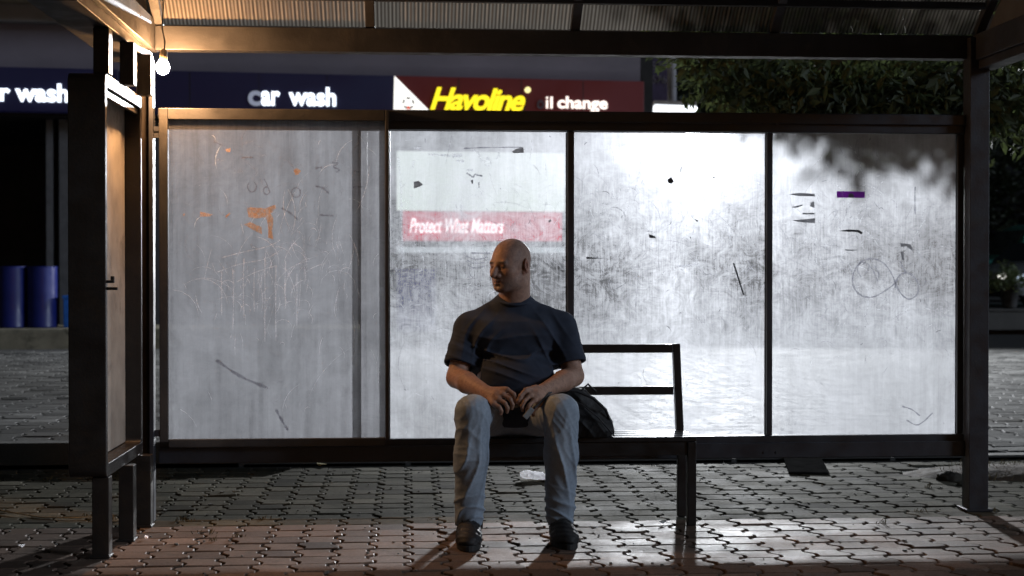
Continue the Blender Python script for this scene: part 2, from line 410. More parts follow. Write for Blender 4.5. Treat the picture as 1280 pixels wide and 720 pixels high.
M_scd = trans('dark_scratch', (.16,.16,.18)); M_scg = trans('grey_scratch', (.34,.34,.37)); M_scl = trans('pale_scratch', (.62,.63,.66), (.1,.6)); M_tapet = trans('tan_residue', (.60,.41,.27), (.35,.85)); M_markg = trans('grey_adhesive', (.22,.22,.23), (.75,.95))
M_graf = trans('marker_ink', (.20,.20,.23), (.45,.95))
M_scw = trans('white_scratch', (.80,.80,.82), (.3,.9))
M_purt = trans('purple_vinyl', (.24,.07,.32), (1,1))
def strokes(mbx, x0, x1, z0, z1, n, wd, ln, ang=None, y=YG-.0025, cl=None, curve=1.0):
    for _ in range(n):
        if cl and random.random() < .75:
            c = random.choice(cl); x = random.gauss(c[0], c[2]); z = random.gauss(c[1], c[2]*1.1)
        else: x = random.uniform(x0, x1); z = random.uniform(z0, z1)
        a = random.gauss(*ang) if ang else random.uniform(0, math.pi)
        L = ln*random.expovariate(1) + ln*.2; k = random.gauss(0, 1.2)*curve; wv_ = wd*random.uniform(.4, 1.6); st = 6; P = []
        for i in range(st+1):
            if not (x0 < x < x1 and z0 < z < z1): break
            tpr = wv_*math.sin(math.pi*(i+.35)/(st+.7)); P.append((x, z, a, tpr)); x += math.cos(a)*L/st; z += math.sin(a)*L/st; a += k/st
        if len(P) < 3: continue
        vs = []
        for (px_, pz_, a_, w_) in P:
            nx_, nz_ = -math.sin(a_)*w_/2, math.cos(a_)*w_/2
            vs += [(px_+nx_, y, pz_+nz_), (px_-nx_, y, pz_-nz_)]
        mbx.add(vs, [(2*i, 2*i+1, 2*i+3, 2*i+2) for i in range(len(P)-1)])
def line_px(mbx, pts, wd, y=YG-.003):
    P = [at(px, py, y) for px, py in pts]
    Q = []
    for i in range(len(P)-1):
        p0 = P[max(i-1,0)]; p1 = P[i]; p2 = P[i+1]; p3 = P[min(i+2, len(P)-1)]
        for s_ in range(5):
            u = s_/5; Q.append(.5*((2*p1) + (p2-p0)*u + (2*p0-5*p1+4*p2-p3)*u*u + (3*p1-p0-3*p2+p3)*u**3))
    Q.append(P[-1]); vs = []
    for i, q in enumerate(Q):
        d = Q[min(i+1, len(Q)-1)] - Q[max(i-1, 0)]; n = Vector((-d.z, 0, d.x)).normalized()*wd/2*(1+.4*math.sin(i*1.7))
        vs += [q+n, q-n]
    mbx.add(vs, [(2*i, 2*i+1, 2*i+3, 2*i+2) for i in range(len(Q)-1)])
def pieces(name, Ps, fn, mt, par, y=None, jag=.3):
    for P in Ps:
        m_ = MB(); blot(m_, fn(P), y=(YG-.003 if y is None else y), jag=jag); build(name, m_, mt, par)
def blot(mbx, pts, y=YG-.003, jag=.0):
    P = [at(px + random.uniform(-jag, jag), py + random.uniform(-jag, jag), y) for px, py in pts]
    mbx.prism(P, (0, -.0008, 0))
# pane 2
g2 = sheet('glass_pane', m1+.008, m2-.012, gz0, gz1, YG, G_b)
g3 = sheet('glass_pane', m2+.012, m3-.010, gz0, gz1, YG, G_c)
g4 = sheet('glass_pane', m3+.010, pr0-.028, gz0, gz1, YG, G_d)
for g, (xa, xb), cl in ((g2, (m1+.02, m2-.02), [(X(600),Z(330),.12),(X(520),Z(345),.1),(X(670),Z(290),.12)]),
                        (g3, (m2+.02, m3-.02), [(X(790),Z(330),.14),(X(860),Z(350),.16),(X(920),Z(320),.1),(X(760),Z(270),.1)]),
                        (g4, (m3+.02, pr0-.04), [(X(1060),Z(260),.12),(X(1010),Z(330),.12),(X(1120),Z(330),.14),(X(1080),Z(390),.13)])):
    mb = MB(); strokes(mb, xa, xb, gz0+.02, gz1-.02, 150, .003, .045, (1.9, .6), cl=cl); tag(build('scratch_marks', mb, M_scg, g, fix=False), kind='stuff')
    mb = MB(); strokes(mb, xa, xb, gz0+.02, gz1-.02, 45, .004, .02, None, cl=cl, y=YG-.004); tag(build('scratch_marks', mb, M_scd, g, fix=False), kind='stuff')
    mb = MB(); strokes(mb, xa, xb, gz0+.02, gz1-.02, 150, .0035, .05, (1.8, .9), cl=cl, y=YG-.0055); tag(build('scratch_marks', mb, M_scl, g, fix=False), kind='stuff')
# pane details read from the photograph
mb = MB(); q = lambda L: [(960 + a/3, 160 + b/3) for a, b in L]
line_px(mb, q([(480,580),(440,610),(390,635),(345,625),(320,590),(320,550),(345,505),(390,490),(430,505),(460,540),(482,590),(500,622),(530,642),(560,622),(562,580),(535,548),(505,545),(485,565),(476,600)]), .007)
line_px(mb, q([(350,560),(335,530),(350,505),(380,515),(365,550)]), .005); line_px(mb, q([(385,520),(400,545),(412,575)]), .005); line_px(mb, q([(400,515),(415,545),(415,560)]), .005)
line_px(mb, q([(552,220),(551,270),(552,325)]), .005); line_px(mb, q([(495,500),(505,520),(520,545)]), .006)
line_px(mb, [(1128,508),(1140,512),(1150,520)], .006); line_px(mb, [(1133,525),(1148,531),(1166,516)], .006)
build_each('graffiti', mb, M_graf, g4, fix=False)
mb = MB()
for P in ([(75,249),(120,243),(176,247),(176,257),(110,255)], [(88,297),(130,286),(130,290),(105,299)], [(160,278),(174,276),(174,299),(158,294)], [(130,318),(174,318),(174,324),(130,324)],
          [(90,346),(140,343),(176,337),(176,357),(120,352)], [(98,396),(140,398),(100,399)], [(290,455),(342,456),(318,461),(290,459)], [(495,432),(535,436),(545,462),(520,445),(500,445)], [(498,462),(510,462),(510,498),(500,490)]):
    blot(mb, q(P), jag=.3)
build_each('torn_sticker', mb, M_markg, g4)
mb = MB(); blot(mb, q([(262,386),(300,381),(340,382),(356,393),(350,399),(335,390),(300,389)])); build_each('torn_sticker', mb, M_markd, g4)
mb = MB(); blot(mb, [(1046,239),(1081,239.5),(1081,247.5),(1046,247)]); s_ = build('sticker', mb, M_purt, g4); s_['label'] = 'small purple sticker strip'
mb = MB(); blot(mb, [(1060,247),(1061,243),(1064,241),(1067,243),(1068,247)], y=YG-.0045); build('sticker_emblem', mb, M_markg, g4)
mb = MB(); c3 = lambda L: [(710 + a*.3748, 160 + b*.375) for a, b in L]
for P in ([(332,172),(345,163),(352,178),(345,186),(334,182)], [(376,127),(379,128),(378,150),(375,147)], [(482,160),(492,166),(484,167)], [(420,303),(434,308),(432,314)], [(270,354),(290,360),(293,368),(271,366)], [(406,362),(411,364),(409,370)], [(60,430),(126,434),(62,437)], [(550,450),(555,450),(588,556),(583,556)]):
    blot(mb, c3(P), jag=.2)
build_each('residue_spot', mb, M_markd, g3)
mb = MB()
for P in ([(362,458),(434,450),(434,456),(364,466)], [(440,645),(470,650),(445,652)]): blot(mb, c3(P), jag=.2)
build_each('residue_spot', mb, M_scl, g3)
mb = MB(); c2 = lambda L: [(480 + a/4, 160 + b/4) for a, b in L]
for P in ([(148,268),(175,266),(196,284),(180,292),(150,303)], [(640,118),(660,105),(698,96),(698,124),(650,127)], [(820,466),(832,455),(836,466),(824,474)], [(434,260),(446,258),(444,282),(436,276)]): blot(mb, c2(P), jag=.4)
build_each('torn_sticker', mb, M_markg, g2)
mb = MB()
line_px(mb, c2([(412,225),(430,235),(445,246),(455,232),(470,236),(494,240)]), .007); line_px(mb, c2([(474,270),(475,300)]), .005); line_px(mb, c2([(400,102),(500,98),(690,96)]), .005)
line_px(mb, c2([(410,640),(450,655),(500,652),(515,640)]), .005); line_px(mb, c2([(415,660),(450,676),(505,672)]), .005); line_px(mb, c2([(418,684),(455,700),(505,690)]), .005); line_px(mb, c2([(435,625),(530,626)]), .006)
build_each('graffiti', mb, M_graf, g2, fix=False)
mb = MB()
for P in ([(338,128),(388,128),(392,142),(345,146)], [(410,208),(448,204),(446,216),(415,216)], [(360,158),(400,160),(398,172),(366,170)], [(222,128),(330,134),(330,142),(224,136)], [(146,98),(186,90),(180,108),(152,106)]): blot(mb, c2(P), jag=.6)
line_px(mb, c2([(445,110),(470,125),(480,150),(500,170),(520,150),(535,175),(520,190),(505,180)]), .009); line_px(mb, c2([(575,120),(572,140),(560,155)]), .009); line_px(mb, c2([(150,160),(142,200)]), .009)
line_px(mb, c2([(70,140),(85,290),(88,500),(95,700)]), .009); line_px(mb, c2([(170,610),(195,650),(200,700)]), .008)
tag(build('scratch_marks', mb, M_scl, g2, fix=False), kind='stuff')

# poster case (left glazed case)
pc_x0, pc_x1 = X(201, YG-.06), X(487, YG-.06)
yf = YG-.085
mb = MB()
zc0, zc1 = at(340, 549, yf).z, at(340, 136, yf).z
fx0 = X(199, yf); fx1 = X(486.5, yf)
mb.box((fx0, yf, zc0-.01), (fx0+.040, YG-.047, zc1)); mb.box((fx1-.018, yf, zc0-.01), (fx1, YG-.047, zc1))
mb.box((fx0+.041, yf, zc1-.052), (fx1-.019, YG-.047, zc1)); mb.box((fx0+.041, yf, zc0-.035), (fx1-.019, YG-.047, zc0+.002))
case = part('poster_case', mb, M_beam)
gc = sheet('case_glass', fx0+.040, fx1-.018, zc0, zc1-.05, yf+.02, G_case, case)
mb = MB(); mb.box((X(450, YG), YG+.02, zb1), (X(459, YG), YG+.05, zt0)); part('inner_post', mb, M_frame, case)
sheet('back_glass', fx0+.05, m1-.01, gz0, gz1, YG+.012, haze('old_case_glass', .5, .1, .1, .40, .2, seed=.5, zband=False), case)
mb = MB()
for zz in (at(200,160,yf).z, at(200,166,yf).z, at(200,540,yf).z): mb.box((fx0-.03, yf+.004, zz-.022), (fx0-.001, yf+.04, zz-.002+.01))
build_each('hinge', mb, M_frame, case)
C = lambda L: [(200 + a/3, 60 + b/3) for a, b in L]
ym = yf+.018
mb = MB()
for P in ([(325,604),(340,596),(392,600),(430,588),(436,602),(418,618),(424,640),(420,690),(428,716),(408,712),(402,664),(398,636),(360,640),(330,634)], [(315,660),(340,654),(384,672),(384,700),(360,688),(320,668)],
          [(500,458),(516,452),(528,462),(518,478),(506,474)], [(246,382),(262,376),(264,392),(250,392)], [(150,614),(196,622),(190,632),(152,632)], [(246,628),(262,616),(266,622),(250,636)], [(86,622),(94,622),(92,630)]):
    blot(mb, C(P), y=ym, jag=1.0)
build_each('tape_residue', mb, M_tapet, gc)
mb = MB()
def ring_(cx, cy, rx_, ry_, a0=0, a1=6.3): return [(cx + rx_*math.cos(a0+(a1-a0)*i/9), cy + ry_*math.sin(a0+(a1-a0)*i/9)) for i in range(10)]
line_px(mb, C(ring_(510,542,17,18)), .006, ym); line_px(mb, C(ring_(400,535,12,14, 0, 5)), .006, ym); line_px(mb, C([(390,490),(400,510),(412,540)]), .005, ym)
line_px(mb, C(ring_(345,520,16,20, -1, 4)), .005, ym); line_px(mb, C([(585,518),(612,526),(632,545)]), .007, ym); line_px(mb, C([(600,626),(650,629)]), .007, ym); line_px(mb, C([(583,450),(608,448)]), .008, ym)
line_px(mb, C([(645,430),(668,432),(650,446),(672,456),(660,466)]), .006, ym); line_px(mb, C([(200,350),(235,366)]), .006, ym); line_px(mb, C([(305,345),(322,305)]), .004, ym); line_px(mb, C([(305,412),(350,410)]), .006, ym)
line_px(mb, C([(455,600),(490,620),(518,645)]), .006, ym); line_px(mb, C([(724,522),(760,520)]), .007, ym); line_px(mb, C([(725,460),(745,466)]), .006, ym); line_px(mb, [(345,512),(352,525),(360,538)], .01, ym); line_px(mb, [(270,450),(300,470),(335,485)], .012, ym)
build_each('graffiti', mb, M_graf, gc, fix=False)
mb = MB(); strokes(mb, fx0+.06, fx1-.04, zc0+.05, zc1-.1, 170, .0028, .09, (1.57, .35), y=ym-.001, cl=[(X(345),Z(350),.12),(X(370),Z(330),.11),(X(330),Z(390),.09),(X(400),Z(320),.14)]); tag(build('scratch_marks', mb, M_scw, gc, fix=False), kind='stuff')
mb = MB(); strokes(mb, fx0+.06, fx1-.04, zc0+.05, zc1-.1, 90, .0028, .05, None, y=ym-.002, cl=[(X(345),Z(250),.2),(X(400),Z(220),.14),(X(300),Z(220),.14)]); tag(build('scratch_marks', mb, M_scg, gc, fix=False), kind='stuff')
mb = MB()
for xa in (277, 291, 305, 318, 331, 345, 357, 371):
    y0 = random.uniform(320, 350); y1 = y0 + random.uniform(40, 110); line_px(mb, [(xa, y0), (xa+random.uniform(-1,1), (y0+y1)/2), (xa, y1)], .0045, ym)
line_px(mb, [(277,322),(300,316),(335,308),(350,300)], .004, ym); line_px(mb, [(272,340),(300,330),(330,324),(352,312)], .004, ym); line_px(mb, [(296,352),(320,340),(345,332)], .004, ym)
build_each('paint_drips', mb, M_scw, gc, fix=False)

# ------------------------------------------------------------------ display cabinet on the left
pA = gnd(138, 690); pB = gnd(190, 656)
cx1 = X(136, 5.86)               # x of the open face
cx0 = X(85, 5.80)
cyN = 5.80; cyF = cyN + .80
ctop = at(110, 90, cyN).z; cbot = at(110, 598, cyN).z
M_cab = mat('cabinet_bronze_paint', (.022,.018,.016), .38, 0, .25, 6, .3, 80, dirt=(.04,.028,.02))
M_board = mat('faded_notice_board', (.34,.30,.25), .8, 0, .3, 5, .2, 40, dirt=(.14,.12,.10))
cab = thing('display_cabinet', 'open dark metal notice cabinet on posts at the left end of the shelter', 'cabinet', (cx1-.05, 6.2, 0))
def rrect(y0, y1, z0, z1, r, n=5):
    P = []
    for (cy, cz, a0) in ((y1-r, z1-r, 0), (y0+r, z1-r, 90), (y0+r, z0+r, 180), (y1-r, z0+r, 270)):
        for k in range(n+1): a = R(a0 + 90*k/n); P.append((cy + r*math.cos(a), cz + r*math.sin(a)))
    return P
mb = MB(); Po = rrect(cyN, cyF, cbot, ctop, .035); Pi = rrect(cyN+.035, cyF-.045, cbot+.055, ctop-.055, .02); n = len(Po)
vs = [(cx0, y, z) for y, z in Po] + [(cx1, y, z) for y, z in Po] + [(cx1, y, z) for y, z in Pi] + [(cx1-.078, y, z) for y, z in Pi]
fs = [tuple(range(n))]
for k in range(n):
    k2 = (k+1) % n
    fs += [(k, k2, n+k2, n+k), (n+k, n+k2, 2*n+k2, 2*n+k), (2*n+k, 2*n+k2, 3*n+k2, 3*n+k)]
mb.add(vs, fs); mb.add([(cx1-.078, y, z) for y, z in Pi], [tuple(range(n))[::-1]]); build('case_body', mb, M_cab, cab, .004)
mb = MB(); mb.box((cx1-.076, cyN+.04, cbot+.06), (cx1-.070, cyF-.05, ctop-.06)); bd = build('back_board', mb, M_board, cab)
# torn paper on board
M_paper = mat('torn_aged_paper', (.5,.42,.33), .8, 0, .15, 15)
mb = MB(); zz0, zz1 = at(140, 400, 6).z, at(140, 170, 6).z; P = []
for i in range(15): P.append((cx1-.0685, cyN+.16+.03*math.sin(i*1.3)+random.uniform(-.01,.01), zz0 + (zz1-zz0)*i/14))
P += [(cx1-.0685, cyN+.045, zz1), (cx1-.0685, cyN+.045, zz0)]; mb.prism(P, (.0015,0,0)); pp = build('torn_paper', mb, M_paper, bd)
mb = MB(); mb.box((cx1-.0692, cyN+.2, at(150,400,6).z), (cx1-.0675, cyN+.34, at(150,315,6).z)); build('torn_paper', mb, mat('paper_beige', (.26,.22,.18), .8), bd)
mb = MB(); mb.box((cx1-.03, cyN+.04, ctop-.085), (cx1-.012, cyF-.05, ctop-.062)); build('inner_rail', mb, M_cab, cab)
# latch
mb = MB(); zl = at(138, 352, cyN).z
mb.box((cx1+.001, cyN+.005, zl-.006), (cx1+.032, cyN+.02, zl+.006)); mb.box((cx1+.018, cyN+.005, zl+.0062), (cx1+.032, cyN+.02, zl+.022)); mb.box((cx1+.001, cyN+.005, zl-.034), (cx1+.045, cyN+.02, zl-.022))
build('latch', mb, M_black, cab, .002)
ztopL = zr0 - .052
for px0, px1, yy in ((117, 138, cyN+.07), (150, 168.5, cyN+.42), (171, 190, 6.56)):
    xa, xb = at(px0, 600, yy).x, at(px1, 600, yy).x
    mb = MB(); mb.box((xa, yy-.035, 0), (xb, yy+.035, cbot-.002)); mb.box((xa-.008, yy-.042, 0), (xb+.004, yy+.042, .01)); build('leg', mb, M_cab, cab, .003)
    mb = MB(); mb.box((xa+.01, yy-.035, ctop+.001), (xb+.006, yy+.035, ztopL)); build('upright', mb, M_cab, cab, .003)
yy = 6.70; xa, xb = at(188, 600, yy).x, at(193.5, 600, yy).x
mb = MB(); mb.box((xa, yy-.03, 0), (xb, yy+.03, ztopL)); part('post', mb, M_frame)
mb = MB(); mb.box((X(172,6.72), 6.70, .0), (X(188,6.72), 6.76, ztopL)); part('post', mb, M_cab)

# ------------------------------------------------------------------ hanging bulb
yb = YG-.22; bc = at(203.5, 82, yb)
bl = thing('light_bulb', 'bare glowing warm bulb hanging on a thin cord under the shelter roof', 'light bulb', (bc.x, bc.y, bc.z-.05))
mb = MB(); top = at(203, -25, yb); mb.tube([top, at(204, 10, yb), at(202.5, 35, yb), at(206, 52, yb), at(205, 64, yb)], .0035, 6); build('cord', mb, M_black, bl)
mb = MB(); b0 = at(204.5, 78, yb); mb.lathe((b0.x, b0.y, b0.z), [(.0,.062), (.008,.061), (.016,.052), (.018,.0), (.017,-.006), (0,-.006)], 16)
build('socket', mb, mat('cream_lamp_socket', (.55,.45,.32), .5), bl)
mb = MB(); mb.lathe((bc.x, bc.y, bc.z), [(.013,.03),(.018,.022),(.027,.008),(.031,-.008),(.028,-.024),(.018,-.036),(.006,-.041),(0,-.0415)], 24)
build('bulb', mb, emis('bulb_glow', (1.0,.52,.22), 1650), bl)

# ------------------------------------------------------------------ bench
by0, by1 = 6.40, 6.69
bx0, bx1 = at(590, 600, by0).x - .02, at(871, 548, by0).x
zs = at(800, 546.5, by0).z
bn = thing('bench', 'low black steel slatted bench with a two bar backrest in front of the shelter glass', 'bench', ((bx0+bx1)/2, 6.55, 0))
for k in range(4):
    y0 = by0 + k*.078; mb = MB(); mb.box((bx0, y0, zs-.022), (bx1, y0+.058, zs)); build('seat_slat', mb, M_bench, bn, .003)
mb = MB(); mb.box((bx0+.01, by0+.01, zs-.085), (bx1-.005, by0+.035, zs-.024)); mb.box((bx0+.01, by1-.045, zs-.085), (bx1-.005, by1-.02, zs-.024)); build_each('seat_frame', mb, M_bench, bn, .002)
for xx in (bx0+.03, bx1-.041):
    for (ya) in (by0+.002, by1-.055):
        mb = MB(); mb.box((xx, ya, 0), (xx+.040, ya+.04, zs-.023)); build('leg', mb, M_bench, bn, .003)
ybk = by1+.0
xb1 = at(851, 435, ybk).x; xb1b = at(856, 540, ybk).x
zbt, zb2 = at(800, 430, ybk).z, at(800, 483, ybk).z
mb = MB(); mb.bar((xb1b-.022, ybk, zs-.08), (xb1-.020, ybk+.02, zbt), .035, .04); build('backrest_post', mb, M_bench, bn, .003)
mb = MB(); mb.bar((bx0+.03, ybk, zs-.08), (bx0+.03, ybk+.02, zbt), .035, .04); build('backrest_post', mb, M_bench, bn, .003)
mb = MB(); mb.box((bx0+.05, ybk-.005, zbt-.042), (xb1-.0385, ybk+.03, zbt-.001)); build('backrest_bar', mb, M_bench, bn, .003)
mb = MB(); mb.box((bx0+.05, ybk-.008, zb2-.040), (xb1-.036, ybk+.026, zb2)); build('backrest_bar', mb, M_bench, bn, .003)

# ------------------------------------------------------------------ SDF modelling (person, bag, shoes)
class Field:
    def __init__(s, lo, hi, h):
        s.lo = np.array(lo, float); s.h = h
        s.n = np.ceil((np.array(hi)-s.lo)/h).astype(int) + 1
        s.F = np.full(s.n, .12, np.float32)
    def region(s, a, b, pad):
        i0 = np.maximum(0, np.floor((np.minimum(a, b)-pad-s.lo)/s.h).astype(int)); i1 = np.minimum(s.n, np.ceil((np.maximum(a, b)+pad-s.lo)/s.h).astype(int)+1)
        sl = tuple(slice(int(p), int(q)) for p, q in zip(i0, i1))
        ax = [s.lo[k] + s.h*np.arange(i0[k], max(i1[k], i0[k])) for k in range(3)]
        G = np.meshgrid(*ax, indexing='ij'); return sl, np.stack(G, -1)
    def comb(s, sl, d, k, sub):
        A = s.F[sl]
        if sub:
            d = -d
            if k > 0:
                hh = np.clip(.5 - .5*(A-d)/k, 0, 1); s.F[sl] = A*(1-hh) + d*hh + k*hh*(1-hh)
            else: s.F[sl] = np.maximum(A, d)
        else:
            if k > 0:
                hh = np.clip(.5 + .5*(A-d)/k, 0, 1); s.F[sl] = A*(1-hh) + d*hh - k*hh*(1-hh)
            else: s.F[sl] = np.minimum(A, d)
    def cap(s, a, b, ra, rb, k=.02, sub=False):
        a = np.array(a, float); b = np.array(b, float); sl, P = s.region(a, b, max(ra, rb)+k+.02)
        if P.size == 0: return
        ba = b-a; t = np.clip(((P-a)@ba)/max(1e-9, ba@ba), 0, 1)
        d = np.linalg.norm(P - a - t[..., None]*ba, axis=-1) - (ra + (rb-ra)*t); s.comb(sl, d.astype(np.float32), k, sub)
    def ell(s, c, r, k=.02, M=None, sub=False):
        c = np.array(c, float); r = np.array(r, float); m = r.max(); sl, P = s.region(c, c, m+k+.02)
        if P.size == 0: return
        q = P-c
        if M is not None: q = q @ np.array(M)
        k0 = np.linalg.norm(q/r, axis=-1); k1 = np.linalg.norm(q/(r*r), axis=-1); d = k0*(k0-1)/np.maximum(k1, 1e-6); s.comb(sl, d.astype(np.float32), k, sub)
    def plane(s, p, n, k=0.0):      # cut away the side the normal points to
        ax = [s.lo[i] + s.h*np.arange(s.n[i]) for i in range(3)]; n = np.array(n, float); n /= np.linalg.norm(n); p = np.array(p, float)
        d = (ax[0][:,None,None]-p[0])*n[0] + (ax[1][None,:,None]-p[1])*n[1] + (ax[2][None,None,:]-p[2])*n[2]; s.F = np.maximum(s.F, d.astype(np.float32))
    def disp(s, fn):
        m = np.abs(s.F) < .03; idx = np.argwhere(m); P = s.lo + s.h*idx; s.F[m] -= fn(P).astype(np.float32)
    def mesh(s):
        Fv = s.F; h = s.h; S_ = Fv < 0; nx, ny, nz = Fv.shape
        c = [S_[i:nx-1+i, j:ny-1+j, k:nz-1+k] for i in (0,1) for j in (0,1) for k in (0,1)]
        cnt = sum(x.astype(np.int8) for x in c); act = (cnt > 0) & (cnt < 8); idx = np.argwhere(act); N = len(idx)
        ids = np.full(act.shape, -1, np.int64); ids[act] = np.arange(N)
        acc = np.zeros((N, 3)); num = np.zeros(N)
        cor = [(i,j,k) for i in (0,1) for j in (0,1) for k in (0,1)]
        val = {q_: Fv[idx[:,0]+q_[0], idx[:,1]+q_[1], idx[:,2]+q_[2]] for q_ in cor}
        for a in cor:
            for d in range(3):
                if a[d]: continue
                b = list(a); b[d] = 1; b = tuple(b); va, vb = val[a], val[b]; m = (va < 0) != (vb < 0)
                t_ = va[m]/(va[m]-vb[m]); p = np.tile(np.array(a, float), (m.sum(), 1)); p[:, d] += t_; acc[m] += p; num[m] += 1
        V = s.lo + h*(idx + acc/num[:,None]); Q = []
        for d in range(3):
            sl0 = [slice(None)]*3; sl1 = [slice(None)]*3; sl0[d] = slice(0,-1); sl1[d] = slice(1,None)
            A, B = S_[tuple(sl0)], S_[tuple(sl1)]; u, v = (d+1)%3, (d+2)%3
            m = A != B; e = np.argwhere(m); ok = (e[:,u] > 0) & (e[:,v] > 0) & (e[:,u] < Fv.shape[u]-1) & (e[:,v] < Fv.shape[v]-1); e = e[ok]
            du = np.zeros(3, int); du[u] = 1; dv = np.zeros(3, int); dv[v] = 1
            g = lambda x: ids[x[:,0], x[:,1], x[:,2]]
            q_ = np.stack([g(e-du-dv), g(e-dv), g(e), g(e-du)], 1); fl = ~A[e[:,0], e[:,1], e[:,2]]; q_[fl] = q_[fl][:, ::-1]; Q.append(q_)
        Q = np.concatenate(Q); Q = Q[(Q >= 0).all(1)]; return V, Q
def relax(V, Q, it=2):
    E = np.concatenate([Q[:,[0,1]], Q[:,[1,2]], Q[:,[2,3]], Q[:,[3,0]]])
    for _ in range(it):
        A = np.zeros_like(V); n = np.zeros(len(V)); np.add.at(A, E[:,0], V[E[:,1]]); np.add.at(n, E[:,0], 1); np.add.at(A, E[:,1], V[E[:,0]]); np.add.at(n, E[:,1], 1)
        V = V*.5 + .5*A/np.maximum(n, 1)[:,None]
    return V
def setcol(o, C):
    a = o.data.color_attributes.new('tint', 'FLOAT_COLOR', 'POINT'); a.data.foreach_set('color', np.concatenate([C, np.ones((len(C),1))], 1).astype(np.float32).ravel())
def colmat(name, rough, bscale, bump, spec=.4, nvar=.12, nsc=30, sss=0):
    m, t, p, o = nodes(name); a = t.nodes.new('ShaderNodeAttribute'); a.attribute_name = 'tint'
    mx = t.nodes.new('ShaderNodeMix'); mx.data_type = 'RGBA'; mx.blend_type = 'MULTIPLY'; mx.inputs[0].default_value = 1; t.links.new(a.outputs['Color'], mx.inputs[6])
    t.links.new(ramp(t, noise(t, nsc, 6, .65), .3, .7, 1-nvar, 1+nvar), mx.inputs[7]); t.links.new(mx.outputs[2], p.inputs['Base Color'])
    p.inputs['Roughness'].default_value = rough; p.inputs['Specular IOR Level'].default_value = spec
    b = t.nodes.new('ShaderNodeBump'); b.inputs['Strength'].default_value = bump; b.inputs['Distance'].default_value = .002; t.links.new(noise(t, bscale, 4, .6), b.inputs['Height']); t.links.new(b.outputs[0], p.inputs['Normal'])
    if sss: p.inputs['Subsurface Weight'].default_value = sss; p.inputs['Subsurface Radius'].default_value = (.01,.004,.002); p.inputs['Subsurface Scale'].default_value = .6
    return m
A_ = lambda px, py, Y: np.array(at(px, py, Y))
pel = A_(643, 520, 6.50); chest = A_(643, 425, 6.50); neckb = A_(642, 384, 6.49); shL = A_(586, 411, 6.49); shR = A_(702, 409, 6.49)
elL = A_(571, 472, 6.40); elR = A_(717, 470, 6.42); wrL = A_(609, 491, 6.13); wrR = A_(679, 488, 6.15)
hipL = A_(615, 522, 6.48); hipR = A_(671, 522, 6.48); knL = A_(591, 515, 6.01); knR = A_(702, 514, 6.01)
anL = A_(586, 652, 6.06); anR = A_(700, 650, 6.06)
HC = A_(638, 331, 6.43)
ha = R(48); fw = Vector((-math.sin(ha), -math.cos(ha), -.10)).normalized(); sd_ = fw.cross(Vector((0,0,1))).normalized(); up_ = sd_.cross(fw)
HM = np.array([sd_, fw, up_]).T          # columns: side, forward, up
def hp(x, y, z): return HC + HM @ np.array([x, y, z])
person = thing('person', 'bald heavyset man in dark blue t-shirt and faded jeans seated with hands together looking left', 'person', (pel[0], 6.45, 0))
B = Field((knL[0]-.30, 5.72, -.01), (elR[0]+.14, 6.80, 1.34), .004)
# head
B.ell(hp(0,-.012,.030), (.077,.097,.088), .02, HM); B.ell(hp(0,.028,-.020), (.069,.067,.080), .03, HM); B.ell(hp(0,.030,-.070), (.068,.056,.044), .03, HM)
B.cap(hp(-.052,-.004,-.060), hp(-.022,.066,-.096), .016, .016, .03); B.cap(hp(.052,-.004,-.060), hp(.022,.066,-.096), .016, .016, .03)
B.ell(hp(0,.074,-.098), (.024,.018,.018), .018, HM)
B.cap(hp(-.038,.078,.016), hp(.038,.078,.016), .0125, .0125, .012)
for s_ in (-1, 1):
    B.ell(hp(s_*.046,.052,-.026), (.022,.026,.020), .02, HM)
    B.ell(hp(s_*.031,.100,-.003), (.017,.018,.0125), .012, HM, sub=True)
    B.ell(hp(s_*.031,.0765,-.003), (.0125,.0125,.0115), .003, HM)
    B.cap(hp(s_*.018,.086,.007), hp(s_*.046,.076,.005), .005, .005, .005)
B.cap(hp(0,.088,.008), hp(0,.116,-.034), .0095, .0145, .008); B.ell(hp(.016,.098,-.040), (.010,.012,.010), .006, HM); B.ell(hp(-.016,.098,-.040), (.010,.012,.010), .006, HM)
B.cap(hp(-.021,.086,-.064), hp(0,.096,-.062), .006, .007, .006); B.cap(hp(.021,.086,-.064), hp(0,.096,-.062), .006, .007, .006)
B.cap(hp(-.019,.084,-.076), hp(.0,.093,-.077), .006, .008, .006); B.cap(hp(.019,.084,-.076), hp(.0,.093,-.077), .006, .008, .006)
B.cap(hp(-.026,.094,-.0695), hp(.026,.094,-.0695), .0025, .0025, .003, sub=True); B.ell(hp(0,.098,-.088), (.016,.010,.006), .008, HM, sub=True)
for s_ in (-1, 1):
    er = Matrix.Rotation(R(-28*s_), 3, 'Z'); EM = HM @ np.array(er)
    B.ell(hp(s_*.083,-.018,-.006), (.010,.021,.034), .006, EM); B.ell(hp(s_*.091,-.010,-.004), (.006,.009,.017), .005, EM, sub=True); B.ell(hp(s_*.076,-.004,-.034), (.007,.009,.010), .006, EM)
